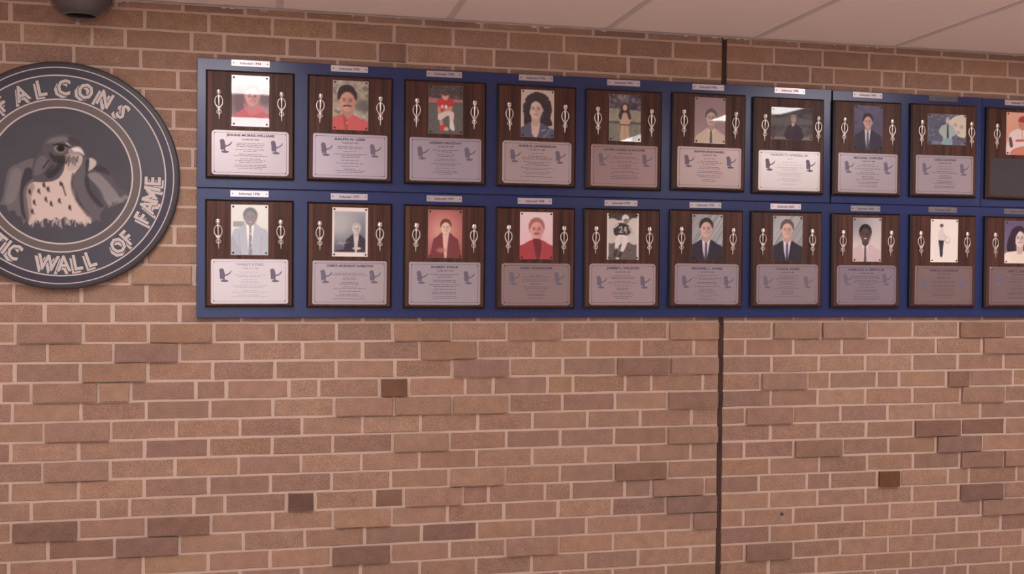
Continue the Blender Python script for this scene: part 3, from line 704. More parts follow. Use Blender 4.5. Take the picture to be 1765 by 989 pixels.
ME_PIN = mesh([(x, -z, y) for x, y, z in mb.v], mb.f, 'plate_pin', True)
P_U0, P_U1, P_V0, P_V1 = 0.066, 0.938, 0.552, 0.968       # metal plate on the plaque
plx0, plx1 = (P_U0 - 0.5) * PW, (P_U1 - 0.5) * PW; plz0, plz1 = uz(P_V1), uz(P_V0)
def plate_mesh(r_):
    mb = MB(); a = rrect(plx0, plx1, plz0, plz1, r_); b = rrect(plx0 + 0.0018, plx1 - 0.0018, plz0 + 0.0018, plz1 - 0.0018, r_ - 0.0012)
    n = len(a); v = [(x, 0, z) for x, z in a] + [(x, -0.0004, z) for x, z in a] + [(x, -0.0016, z) for x, z in b]; f = [tuple(range(2 * n, 3 * n))]
    for i in range(n):
        j = (i + 1) % n; f += [(i, j, j + n, i + n), (i + n, j + n, j + 2 * n, i + 2 * n)]
    mb.add(v, f); return mb.mesh('metal_plate')
def border_mesh(r_):
    mb = MB(); d = 0.0085; a = rrect(plx0 + d, plx1 - d, plz0 + d, plz1 - d, max(0.004, r_ - 0.004)); b = rrect(plx0 + d + 0.0011, plx1 - d - 0.0011, plz0 + d + 0.0011, plz1 - d - 0.0011, max(0.003, r_ - 0.005))
    mb.band(a, b, 0.0); return mb.mesh('engraved_border')
ME_PLATE = {r_: plate_mesh(r_) for r_ in (0.007, 0.013)}; ME_BORD = {r_: border_mesh(r_) for r_ in (0.007, 0.013)}
def logo():
    """small perched falcon with raised wing, about 30 x 40 mm"""
    mb = MB(); k = 0.00017; kz = 0.00019
    def pl(pts): mb.flat([((x - 400) * k, (368 - y) * kz) for x, y in reversed(pts)], 0)
    pl([(275, 270), (300, 245), (345, 240), (370, 262), (385, 320), (400, 370), (395, 400), (360, 425), (345, 438), (300, 440), (290, 400), (288, 330)])
    pl([(395, 355), (440, 345), (480, 318), (520, 275), (524, 290), (500, 335), (450, 368), (398, 382)])
    pl([(352, 425), (385, 400), (392, 450), (362, 455)])
    mb.flat([((385 + 78 * math.cos(a) - 400) * k, (368 - 472 + 22 * math.sin(a)) * kz) for a in [2 * math.pi * i / 20 for i in range(20)]], 0)
    return mb.mesh('falcon_emblem', fix=False)
ME_LOGO = logo()

# ------------------------------------------------------------------ portraits
SK1, SK2, SK3 = (214, 168, 148), (196, 148, 128), (92, 62, 56)
def bust(p, cx=0.5, cy=0.34, s=1.0, skin=SK1, hair=(38, 28, 30), coat=(46, 44, 60), shirt=(214, 206, 206), tie=None, sh=0.66, collar=True, hairtop=1.0, smile=True, shoulder=0.44, lean=0.0):
    """head and shoulders"""
    y0 = sh
    p.poly([(cx - shoulder * s, 1.15), (cx - shoulder * s + 0.02, y0 + 0.16), (cx - 0.30 * s, y0 + 0.06), (cx - 0.12 * s, y0 - 0.03), (cx + 0.12 * s, y0 - 0.03), (cx + 0.30 * s + lean, y0 + 0.06), (cx + shoulder * s - 0.02, y0 + 0.16), (cx + shoulder * s, 1.15)], coat, blur=1)
    if shirt is not None: p.poly([(cx - 0.11 * s, y0 - 0.03), (cx + 0.11 * s, y0 - 0.03), (cx + 0.07 * s, y0 + 0.20), (cx + 0.02, 1.02), (cx - 0.03, 1.02), (cx - 0.09 * s, y0 + 0.20)], shirt, smooth=False, blur=1)
    p.poly([(cx - 0.085 * s, cy + 0.08 * s), (cx + 0.085 * s, cy + 0.08 * s), (cx + 0.09 * s, y0), (cx, y0 + 0.045), (cx - 0.09 * s, y0)], [q * 0.86 for q in skin], blur=1)
    if tie is not None: p.poly([(cx - 0.03, y0 + 0.03), (cx + 0.03, y0 + 0.03), (cx + 0.045, 1.05), (cx - 0.045, 1.05)], tie, smooth=False, blur=1)
    if collar and shirt is not None:
        p.poly([(cx - 0.12 * s, y0 - 0.04), (cx - 0.02, y0 + 0.04), (cx - 0.08 * s, y0 + 0.08)], [min(255, q * 1.08) for q in shirt], smooth=False); p.poly([(cx + 0.12 * s, y0 - 0.04), (cx + 0.02, y0 + 0.04), (cx + 0.08 * s, y0 + 0.08)], [min(255, q * 1.08) for q in shirt], smooth=False)
    if hair is not None: p.ell(cx, cy - 0.045 * s * hairtop, 0.195 * s, 0.155 * s, hair, 0.12)
    p.ell(cx - 0.155 * s, cy + 0.02, 0.025 * s, 0.032 * s, [q * 0.9 for q in skin], 0.4); p.ell(cx + 0.155 * s, cy + 0.02, 0.025 * s, 0.032 * s, [q * 0.9 for q in skin], 0.4)
    p.ell(cx, cy + 0.022 * s, 0.152 * s, 0.142 * s, skin, 0.12)
    p.ell(cx + 0.07 * s, cy + 0.04 * s, 0.08 * s, 0.10 * s, [q * 0.84 for q in skin], 1.2, 0.7)
    d = [q * 0.35 for q in skin]
    for e in (-1, 1):
        p.ell(cx + e * 0.062 * s, cy + 0.008, 0.026 * s, 0.010 * s, d, 0.6, 0.9); p.line(cx + e * 0.032 * s, cy - 0.022 * s, cx + e * 0.095 * s, cy - 0.022 * s, 0.010 * s, [q * 0.45 for q in skin], 0.8)
    p.line(cx, cy + 0.01, cx + 0.012 * s, cy + 0.056 * s, 0.010 * s, [q * 0.74 for q in skin], 0.8)
    if smile: p.ell(cx, cy + 0.093 * s, 0.048 * s, 0.0085 * s, (222, 200, 190), 0.6, 0.85); p.line(cx - 0.06 * s, cy + 0.083 * s, cx + 0.06 * s, cy + 0.083 * s, 0.007 * s, [q * 0.55 for q in skin], 0.8)
    else: p.line(cx - 0.05 * s, cy + 0.092 * s, cx + 0.05 * s, cy + 0.092 * s, 0.010 * s, [q * 0.6 for q in skin], 0.9)
def foliage(p, dark, lite, n, seed, ymax=1.0):
    r_ = random.Random(seed)
    for _ in range(n):
        t = r_.random(); c = [dark[i] * (1 - t) + lite[i] * t for i in range(3)]; p.ell(r_.random(), r_.random() * ymax, r_.uniform(0.02, 0.08), r_.uniform(0.015, 0.05), c, 0.8, 0.8)
def canvas(landscape=False, bg=(150, 140, 140)):
    return Paint(228, 160, bg, 228 / 160 / 1.0) if landscape else Paint(156, 224, bg, 156 / 224)
def pic_pink():
    p = canvas(); p.grad((196, 178, 182), (172, 146, 152)); p.ell(0.2, 0.5, 0.22, 0.3, (104, 82, 92), 1.0, 0.8); p.ell(0.9, 0.42, 0.2, 0.18, (96, 84, 94), 1.0, 0.7)
    bust(p, 0.55, 0.40, 1.2, (222, 164, 160), (170, 128, 124), (206, 104, 116), None, None, 0.66, False)
    p.poly([(0.32, 0.52), (0.40, 0.60), (0.55, 0.70), (0.72, 0.58), (0.90, 0.62), (0.78, 0.72), (0.52, 0.78), (0.36, 0.66)], (220, 126, 136), a=0.8, blur=2); return p
def pic_redshirt():
    p = canvas(bg=(168, 156, 138)); foliage(p, (92, 90, 78), (206, 196, 180), 150, 4); p.ell(0.86, 0.5, 0.2, 0.12, (84, 82, 86), 0.8, 0.8)
    bust(p, 0.41, 0.40, 1.42, (206, 148, 128), (34, 24, 26), (206, 84, 84), None, None, 0.72, False, 1.0, True, 0.50)
    p.poly([(0.13, 0.30), (0.20, 0.14), (0.40, 0.08), (0.58, 0.13), (0.67, 0.28), (0.65, 0.38), (0.60, 0.30), (0.52, 0.22), (0.34, 0.23), (0.24, 0.26), (0.20, 0.38)], (34, 24, 26), blur=1)
    p.poly([(0.27, 0.53), (0.34, 0.495), (0.41, 0.50), (0.48, 0.495), (0.55, 0.53), (0.48, 0.525), (0.41, 0.52), (0.34, 0.525)], (52, 34, 34), blur=1); p.poly([(0.28, 0.68), (0.40, 0.80), (0.42, 1.0), (0.36, 1.0)], (176, 62, 66), blur=2); p.ell(0.40, 0.86, 0.02, 0.012, (228, 190, 180), 0.4); return p
def pic_kneeling():
    p = canvas(bg=(92, 92, 92)); p.poly([(0, 0), (1, 0), (1, 0.28), (0, 0.28)], (62, 54, 60), smooth=False); foliage(p, (46, 40, 48), (104, 84, 86), 60, 9, 0.26)
    p.poly([(0, 0.26), (1, 0.28), (1, 0.34), (0, 0.36)], (176, 112, 104), smooth=False, blur=1); p.poly([(0, 0.36), (1, 0.34), (1, 1), (0, 1)], (88, 94, 92), smooth=False); p.noise(8, 8, 4)
    p.poly([(0.24, 0.30), (0.40, 0.26), (0.60, 0.26), (0.74, 0.30), (0.70, 0.48), (0.62, 0.52), (0.34, 0.54), (0.26, 0.46)], (196, 44, 52), blur=1)
    p.poly([(0.26, 0.46), (0.34, 0.46), (0.38, 0.66), (0.44, 0.84), (0.36, 0.86), (0.30, 0.66)], (198, 138, 122), blur=1); p.poly([(0.58, 0.44), (0.70, 0.44), (0.64, 0.54), (0.42, 0.58), (0.42, 0.53)], (198, 138, 122), blur=1)
    p.poly([(0.40, 0.56), (0.60, 0.52), (0.74, 0.56), (0.72, 0.74), (0.62, 0.74), (0.58, 0.62), (0.36, 0.72), (0.28, 0.70), (0.28, 0.60)], (214, 196, 188), blur=1)
    p.poly([(0.63, 0.74), (0.72, 0.74), (0.76, 0.92), (0.68, 0.92), (0.62, 0.86)], (226, 214, 210), blur=1); p.ell(0.44, 0.88, 0.13, 0.07, (196, 52, 56), 0.3); p.ell(0.52, 0.90, 0.07, 0.04, (206, 176, 172), 0.4)
    p.ell(0.49, 0.215, 0.10, 0.085, (206, 152, 132), 0.2); p.ell(0.49, 0.165, 0.10, 0.05, (86, 58, 48), 0.3)
    for x in (0.40, 0.51): p.ell(x, 0.44, 0.042, 0.036, (236, 226, 224), 0.25); 
    p.ell(0.40, 0.437, 0.018, 0.014, (196, 44, 52), 0.3); p.poly([(0.485, 0.40), (0.53, 0.40), (0.53, 0.48), (0.49, 0.48)], (236, 226, 224), smooth=False); return p
def pic_longhair():
    p = canvas(bg=(198, 182, 172)); p.poly([(0.10, 0.74), (0.12, 0.40), (0.22, 0.16), (0.44, 0.05), (0.66, 0.10), (0.82, 0.28), (0.86, 0.52), (0.96, 0.72), (0.80, 0.76), (0.30, 0.78)], (40, 28, 40), blur=1)
    r_ = random.Random(3)
    for _ in range(46):
        a = r_.uniform(0, 6.28); p.ell(0.5 + 0.38 * math.cos(a), 0.40 + 0.32 * math.sin(a), 0.06, 0.04, (40, 28, 40), 0.6)
    bust(p, 0.45, 0.40, 1.3, (218, 184, 172), None, (74, 82, 112), (206, 176, 166), None, 0.72, False, 1, False, 0.5)
    p.poly([(0.20, 0.40), (0.26, 0.20), (0.46, 0.15), (0.66, 0.22), (0.70, 0.44), (0.60, 0.30), (0.44, 0.23), (0.32, 0.28), (0.27, 0.46)], (40, 28, 40), blur=1)
    p.line(0.95, 0.78, 0.70, 1.0, 0.02, (150, 148, 160), 0.6); p.line(0.62, 0.86, 0.74, 0.84, 0.016, (190, 184, 186), 0.8); return p
def pic_field():
    p = canvas(bg=(128, 128, 116)); p.poly([(0, 0), (1, 0), (1, 0.34), (0, 0.30)], (70, 62, 82), smooth=False); foliage(p, (44, 38, 56), (150, 144, 152), 70, 12, 0.28)
    p.poly([(0, 0.30), (1, 0.34), (1, 0.58), (0, 0.58)], (150, 146, 128), smooth=False, blur=2); p.poly([(0, 0.57), (1, 0.58), (1, 0.64), (0, 0.63)], (92, 88, 92), smooth=False, blur=1); p.noise(14, 7, 8)
    p.poly([(0.36, 0.44), (0.46, 0.40), (0.56, 0.40), (0.66, 0.45), (0.66, 0.62), (0.62, 0.66), (0.64, 0.98), (0.36, 0.98), (0.38, 0.66), (0.34, 0.60)], (196, 166, 138), blur=1)
    p.poly([(0.36, 0.64), (0.66, 0.64), (0.66, 0.665), (0.36, 0.665)], (96, 72, 60), smooth=False, blur=1); p.poly([(0.30, 0.46), (0.40, 0.26), (0.48, 0.18), (0.58, 0.20), (0.64, 0.34), (0.70, 0.50), (0.62, 0.52), (0.56, 0.40), (0.44, 0.40), (0.38, 0.54)], (52, 38, 42), blur=1)
    p.ell(0.50, 0.28, 0.07, 0.065, (206, 170, 152), 0.25); p.line(0.50, 0.68, 0.50, 0.98, 0.010, (160, 132, 108), 0.6); return p
def pic_creamshirt():
    p = canvas(); p.grad((150, 128, 132), (166, 142, 146)); bust(p, 0.54, 0.44, 1.02, (204, 178, 162), (96, 84, 84), (206, 190, 168), (212, 198, 176), (92, 84, 92), 0.70, True, 1.0, False, 0.50); return p
def pic_wide_dark():
    p = canvas(True, (78, 76, 80)); p.noise(22, 20, 5); p.noise(12, 8, 6); p.poly([(0, 0.38), (0.30, 0.30), (1, 0.36), (1, 0.5), (0, 0.5)], (96, 94, 98), blur=4); p.poly([(0.0, 0.92), (1, 0.9), (1, 1), (0, 1)], (132, 124, 122), smooth=False, blur=1)
    p.poly([(0.36, 0.98), (0.36, 0.66), (0.44, 0.54), (0.54, 0.50), (0.66, 0.54), (0.74, 0.68), (0.76, 0.98)], (50, 40, 62), blur=1); p.poly([(0.48, 0.48), (0.58, 0.48), (0.52, 0.60)], (206, 186, 184), smooth=False)
    p.ell(0.54, 0.35, 0.065, 0.12, (188, 146, 134), 0.2); p.ell(0.54, 0.26, 0.07, 0.06, (150, 140, 138), 0.3); return p
def pic_bluesuit():
    p = canvas(); p.grad((92, 92, 122), (62, 62, 98)); p.noise(12, 18, 7); bust(p, 0.48, 0.36, 0.95, (206, 164, 150), (36, 28, 34), (42, 44, 66), (212, 208, 216), (74, 70, 92), 0.56, True, 1.0, True, 0.52); return p
def pic_stadium():
    p = canvas(True, (80, 86, 110)); foliage(p, (50, 58, 84), (150, 156, 172), 90, 21); p.poly([(0.55, 0.30), (0.66, 0.10), (0.80, 0.02), (1, 0.06), (1, 0.68), (0.86, 0.74), (0.72, 0.60)], (206, 196, 176), blur=2)
    for q in ((0.72, 0.34), (0.88, 0.40), (0.80, 0.58)): p.ell(q[0], q[1], 0.05, 0.06, (156, 150, 148), 0.7, 0.8)
    p.poly([(0.30, 0.62), (0.32, 0.46), (0.44, 0.34), (0.58, 0.34), (0.70, 0.48), (0.72, 0.66), (0.62, 0.76), (0.64, 1.0), (0.40, 1.0), (0.40, 0.76)], (158, 176, 172), blur=1); p.poly([(0.42, 0.80), (0.62, 0.80), (0.64, 1.0), (0.40, 1.0)], (120, 164, 166), smooth=False, blur=1)
    p.poly([(0.50, 0.34), (0.54, 0.34), (0.55, 0.78), (0.49, 0.78)], (52, 62, 84), smooth=False); p.ell(0.52, 0.22, 0.055, 0.10, (198, 176, 160), 0.2); p.ell(0.52, 0.15, 0.055, 0.05, (176, 160, 144), 0.3); return p
def pic_baseball():
    p = canvas(); p.grad((222, 164, 138), (206, 140, 112)); p.poly([(0.02, 0.98), (0.10, 0.55), (0.30, 0.42), (0.52, 0.38), (0.80, 0.42), (1.0, 0.60), (1, 0.9), (0.5, 0.94)], (222, 206, 200), blur=1)
    p.ell(0.62, 0.28, 0.16, 0.14, (196, 128, 108), 0.15); p.poly([(0.46, 0.22), (0.50, 0.12), (0.64, 0.08), (0.78, 0.14), (0.80, 0.22)], (168, 50, 50), blur=1); p.poly([(0.36, 0.64), (0.9, 0.62), (0.9, 0.67), (0.36, 0.69)], (196, 74, 74), smooth=False, blur=1)
    p.poly([(0.1, 0.62), (0.2, 0.60), (0.26, 0.80), (0.16, 0.82)], (110, 60, 54), blur=1); p.poly([(0.3, 0.86), (0.8, 0.78), (1, 0.9), (1, 1.0), (0.2, 1.0)], (206, 122, 100), blur=1); p.line(0.6, 0.44, 0.62, 0.62, 0.01, (196, 74, 74), 0.8); return p
def pic_greysuit():
    p = canvas(); p.grad((206, 200, 186), (190, 184, 172)); p.poly([(0.06, 0.33), (0.36, 0.33), (0.36, 0.44), (0.06, 0.44)], (126, 108, 104), smooth=False); bust(p, 0.52, 0.25, 1.0, (112, 72, 66), (40, 28, 30), (146, 146, 156), (222, 210, 198), (70, 66, 80), 0.40, True, 1.0, True, 0.50)
    r_ = random.Random(8)
    for i in range(16): p.ell(0.53 + r_.uniform(-0.03, 0.03), 0.46 + 0.033 * i, 0.018, 0.012, r_.choice([(150, 150, 150), (110, 70, 66), (196, 190, 186)]), 0.5)
    p.line(0.22, 0.60, 0.26, 1.0, 0.012, (118, 116, 126), 0.7); p.line(0.82, 0.60, 0.80, 1.0, 0.012, (118, 116, 126), 0.7); return p
def pic_bordered():
    p = canvas(bg=(222, 212, 206)); q = canvas(); q.grad((150, 152, 160), (84, 84, 104)); q.ell(0.15, 0.3, 0.45, 0.35, (176, 176, 176), 1.2, 0.9); bust(q, 0.70, 0.42, 0.78, (206, 196, 192), (176, 170, 170), (48, 44, 58), (196, 190, 190), None, 0.58, True, 1.0, True, 0.46)
    q.poly([(0.0, 0.98), (0.3, 0.93), (0.6, 0.98), (0.6, 1.0), (0, 1.0)], (40, 38, 48), blur=1); q.ell(0.72, 0.90, 0.14, 0.035, (196, 186, 182), 0.3); q.line(0.10, 0.80, 0.46, 0.76, 0.008, (206, 202, 200), 0.9); q.line(0.18, 0.74, 0.30, 0.84, 0.008, (206, 202, 200), 0.9)
    y0, y1, x0, x1 = 18, 204, 9, 147; yy = np.linspace(0, q.h - 1, y1 - y0).astype(int); xx = np.linspace(0, q.w - 1, x1 - x0).astype(int); p.c[y0:y1, x0:x1] = q.c[yy][:, xx]; return p
def pic_redtint():
    p = canvas(bg=(150, 62, 72)); p.ell(0.42, 0.46, 0.55, 0.42, (222, 160, 140), 1.5, 0.9); bust(p, 0.52, 0.36, 0.86, (236, 196, 176), (112, 46, 48), (122, 50, 56), (226, 180, 166), None, 0.50, True, 1.1, False, 0.46); p.ell(0.40, 0.84, 0.14, 0.05, (196, 116, 106), 0.8, 0.8); return p
def pic_redblazer():
    p = canvas(); p.grad((236, 204, 206), (222, 176, 182)); bust(p, 0.51, 0.36, 1.26, (228, 156, 150), (166, 104, 92), (176, 54, 66), None, None, 0.62, False, 0.9, False, 0.50); p.poly([(0.40, 0.58), (0.62, 0.58), (0.66, 0.72), (0.60, 1.0), (0.52, 1.0), (0.44, 0.74)], (112, 30, 46), blur=1); p.ell(0.51, 0.455, 0.09, 0.018, (150, 84, 80), 0.5); return p
def pic_running():
    p = canvas(bg=(210, 202, 196)); W_, D_ = (222, 214, 208), (54, 46, 48)
    p.poly([(0, 0), (1, 0), (1, 0.15), (0, 0.15)], (70, 62, 62), smooth=False); p.poly([(0, 0.60), (1, 0.64), (1, 1), (0, 1)], (100, 90, 87), smooth=False); p.noise(14, 7, 14)
    p.poly([(0.02, 0.16), (0.30, 0.13), (0.36, 0.30), (0.28, 0.60), (0.04, 0.62)], (204, 196, 190), blur=2); p.poly([(0.70, 0.16), (1, 0.14), (1, 0.62), (0.72, 0.62)], (206, 198, 192), blur=2)
    p.poly([(0.22, 0.30), (0.34, 0.22), (0.52, 0.21), (0.68, 0.26), (0.78, 0.36), (0.70, 0.46), (0.60, 0.50), (0.34, 0.50), (0.22, 0.44)], D_, blur=1)
    p.line(0.24, 0.30, 0.34, 0.24, 0.03, W_, 0.9); p.line(0.70, 0.30, 0.80, 0.42, 0.035, (190, 180, 174), 0.9); p.line(0.80, 0.42, 0.66, 0.48, 0.03, (190, 180, 174), 0.9)
    for a in ((0.38, 0.31, 0.46, 0.29), (0.46, 0.29, 0.47, 0.35), (0.47, 0.35, 0.40, 0.41), (0.40, 0.41, 0.50, 0.41), (0.58, 0.29, 0.54, 0.37), (0.54, 0.37, 0.63, 0.37), (0.60, 0.30, 0.61, 0.43)): p.line(*a, 0.014, W_, 0.95)
    p.poly([(0.30, 0.49), (0.62, 0.48), (0.66, 0.58), (0.60, 0.72), (0.50, 0.84), (0.42, 0.82), (0.47, 0.66), (0.38, 0.70), (0.34, 0.79), (0.25, 0.77)], W_, blur=1); p.line(0.46, 0.52, 0.44, 0.66, 0.012, (170, 162, 158), 0.7)
    p.line(0.30, 0.79, 0.25, 0.92, 0.045, D_); p.line(0.45, 0.85, 0.38, 0.95, 0.045, D_); p.ell(0.34, 0.975, 0.06, 0.02, W_, 0.4)
    p.ell(0.58, 0.105, 0.115, 0.085, W_, 0.15); p.ell(0.61, 0.165, 0.085, 0.050, (92, 78, 74), 0.3); p.line(0.56, 0.185, 0.68, 0.175, 0.010, W_, 0.9); p.line(0.56, 0.155, 0.69, 0.145, 0.008, W_, 0.8)
    for x in (0.0, 0.945): p.poly([(x, 0), (x + 0.06, 0), (x + 0.06, 1), (x, 1)], (222, 210, 202), smooth=False)
    return p
def pic_stripes(seed, cx, hair, tie):
    p = canvas(bg=(150, 154, 156)); r_ = random.Random(seed)
    for i in range(26):
        x = -0.7 + i * 0.075; t = r_.random(); p.line(x, 1.0, x + 0.9, 0.0, 0.014, [120 + 90 * t, 126 + 86 * t, 132 + 82 * t], 0.85)
    bust(p, cx, 0.31, 1.2, (216, 176, 162), hair, (40, 36, 54), (206, 200, 212), tie, 0.58, True, 1.0, True, 0.48); return p
def pic_lightshirt():
    p = canvas(); p.grad((176, 170, 176), (214, 202, 190)); p.ell(0.1, 0.1, 0.4, 0.3, (140, 134, 146), 1.4, 0.8); bust(p, 0.44, 0.37, 1.15, (86, 62, 62), (28, 24, 28), (196, 172, 172), (206, 184, 184), (82, 62, 76), 0.62, True, 1.0, True, 0.52); p.ell(0.44, 0.47, 0.055, 0.012, (212, 200, 198), 0.4); return p
def pic_standing():
    p = canvas(bg=(226, 214, 206)); p.poly([(0.30, 0.48), (0.48, 0.48), (0.46, 0.66), (0.44, 0.86), (0.36, 0.86), (0.33, 0.66)], (44, 40, 58), blur=1); p.poly([(0.34, 0.24), (0.46, 0.24), (0.52, 0.34), (0.50, 0.48), (0.30, 0.48), (0.28, 0.34)], (206, 198, 196), blur=1)
    p.ell(0.40, 0.17, 0.055, 0.05, (206, 172, 160), 0.25); p.ell(0.40, 0.145, 0.065, 0.038, (74, 62, 60), 0.3); p.ell(0.62, 0.48, 0.10, 0.08, (176, 168, 166), 0.3); p.ell(0.63, 0.47, 0.08, 0.065, (220, 208, 200), 0.3); p.line(0.48, 0.36, 0.58, 0.42, 0.02, (196, 176, 166), 0.9); return p
def pic_violet():
    p = canvas(); p.grad((96, 80, 118), (120, 104, 136)); p.poly([(0.08, 0.66), (0.18, 0.34), (0.34, 0.16), (0.62, 0.12), (0.84, 0.28), (0.96, 0.60), (0.80, 0.76), (0.34, 0.80)], (46, 30, 52), blur=1); p.poly([(0, 1.0), (0, 0.78), (0.3, 0.72), (0.7, 0.72), (1, 0.8), (1, 1)], (224, 208, 192), blur=2)
    bust(p, 0.58, 0.40, 1.3, (222, 196, 188), None, (224, 208, 192), None, None, 0.74, False, 1, True, 0.6); p.poly([(0.34, 0.40), (0.44, 0.22), (0.60, 0.18), (0.52, 0.26), (0.42, 0.38), (0.40, 0.56), (0.32, 0.60)], (46, 30, 52), blur=1); return p

PL = [  # column left edge, row, picture, landscape, plate colour (own tone plus reflected brightness painted in), plate roughness, corner, inscription, class line, years, label detail, ink dark?
 (0, 0, pic_pink, 0, (208, 196, 200), .013, 'JEANNE MORRIS-WILLIAMS', 'CLASS OF 1974', '1994', 'photo of a person in a pink collared shirt'),
 (1, 0, pic_redshirt, 0, (214, 202, 214), .007, 'RALPH N. LEEK', 'CLASS OF 1977', '1995', 'photo of a person in a red shirt before foliage'),
 (2, 0, pic_kneeling, 0, (204, 194, 208), .007, 'DARREN DROZDOV', 'CLASS OF 1987', '1995', 'photo of a kneeling football player in a red jersey'),
 (3, 0, pic_longhair, 0, (212, 196, 198), .013, 'ANNE K. LAWRENSON', 'CLASS OF 1980', '1996', 'photo of a person in a blue jacket on a plain pale backdrop'),
 (4, 0, pic_field, 0, (182, 154, 154), .007, 'LAURA LOPEZ SCHUSTER', 'CLASS OF 1983', '1996', 'photo of a person in a cream dress standing on a field'),
 (5, 0, pic_creamshirt, 0, (204, 182, 180), .007, 'SHAWN MCDONNELL', 'CLASS OF 1990', '1996', 'photo of a person in a cream shirt and plain dark tie'),
 (6, 0, pic_wide_dark, 1, (244, 236, 236), .007, 'HARLEY V. HARRELL JR.', 'COACH', '1998', 'wide photo of a person in dark clothes outdoors'),
 (7, 0, pic_bluesuit, 0, (202, 190, 198), .007, 'MICHAEL CORCINI', 'CLASS OF 1988', '1998', 'photo of a person in a dark suit on a blue backdrop'),
 (8, 0, pic_stadium, 1, (200, 186, 196), .007, 'CHRIS CAUWAN', 'CLASS OF 1989', '1999', 'wide photo of a person in a pale teal jacket'),
 (9, 0, pic_baseball, 0, (92, 86, 90), .007, '', '', '1999', 'photo of a baseball player and a blank grey plate'),
 (0, 1, pic_greysuit, 0, (240, 230, 232), .007, 'WALLY LYLES', 'CLASS OF 1986', '1996', 'photo of a person in a pale grey suit and patterned tie'),
 (1, 1, pic_bordered, 0, (208, 194, 200), .007, 'CHERYL MCKNIGHT HAMILTON', '', '1997', 'white-bordered photo of a seated person in a dark jacket'),
 (2, 1, pic_redtint, 0, (206, 196, 206), .007, 'ROBERT STACK', 'CLASS OF 1976', '1997', 'red-tinted photo of a person in an open-collared dark jacket'),
 (3, 1, pic_redblazer, 0, (184, 162, 164), .013, 'CASEY PORTSCHER', '', '1998', 'photo of a person in a red blazer'),
 (4, 1, pic_running, 0, (206, 186, 190), .013, 'JAMES L. WILSON', 'CLASS OF 1965', '1999', 'black-and-white photo of a running football player'),
 (5, 1, lambda: pic_stripes(3, 0.46, (52, 40, 40), (74, 66, 92)), 0, (192, 178, 188), .013, 'MICHAEL L. WARE', 'CLASS OF 1985', '1999', 'dark-suit photo on diagonal stripes, below the cream-shirt plaque'),
 (6, 1, lambda: pic_stripes(5, 0.48, (96, 80, 74), (60, 62, 96)), 0, (186, 170, 178), .013, 'LYNN B. WARE', 'CLASS OF 1987', '2000', 'dark-suit photo on diagonal stripes, below the wide dark photo'),
 (7, 1, pic_lightshirt, 0, (180, 164, 178), .013, 'HAROLD A. SMITH JR.', 'CLASS OF 1987', '2000', 'photo of a person in a pale shirt and maroon tie'),
 (8, 1, pic_standing, 0, (168, 144, 144), .007, 'MARCIA LAWRENCE', 'CLASS OF 1981', '2000', 'white photo of a standing person in dark trousers'),
 (9, 1, pic_violet, 0, (166, 142, 144), .007, 'AMY L. CARR', 'CLASS OF 1992', '2001', 'photo of a person in a cream top on a violet backdrop'),
]
LEFT = [[-.221, .127, .474, .819, 1.162, 1.508, 1.847, 2.191, 2.540, 2.888], [-.221, .128, .474, .820, 1.160, 1.503, 1.845, 2.193, 2.543, 2.890]]
TOPZ = [[.687, .687, .686, .686, .684, .688, .685, .686, .689, .687], [.235, .233, .232, .231, .233, .236, .237, .236, .237, .236]]
NP = [[(432, 109.5), (602.5, 119), (766, 128), (924, 134.5), (1075, 143), (1221, 150.5), (1361.5, 156.5), (1495.5, 164), (1626, 170), (1756, 177.5)],
      [(430, 334), (602, 339), (766, 342.5), (922, 346.5), (1070.5, 350), (1216, 353.5), (1354.5, 356), (1492, 359.5), (1625, 361.5), (1754, 364.5)]]
NPC = [[232, 214, 208, 212, 214, 206, 240, 186, 120, 226], [244, 214, 204, 220, 206, 204, 240, 176, 150, 140]]
SHORT = [['pink collared shirt', 'red shirt', 'kneeling football player', 'blue jacket', 'cream dress', 'cream shirt and tie', 'wide dark photo', 'suit on blue backdrop', 'pale teal jacket', 'baseball player'],
         ['pale grey suit', 'white-bordered photo', 'red-tinted photo', 'red blazer', 'running football player', 'striped-backdrop dark suit below cream-shirt', 'striped-backdrop dark suit below wide-photo', 'pale shirt and maroon tie', 'standing person in dark trousers', 'violet backdrop']]

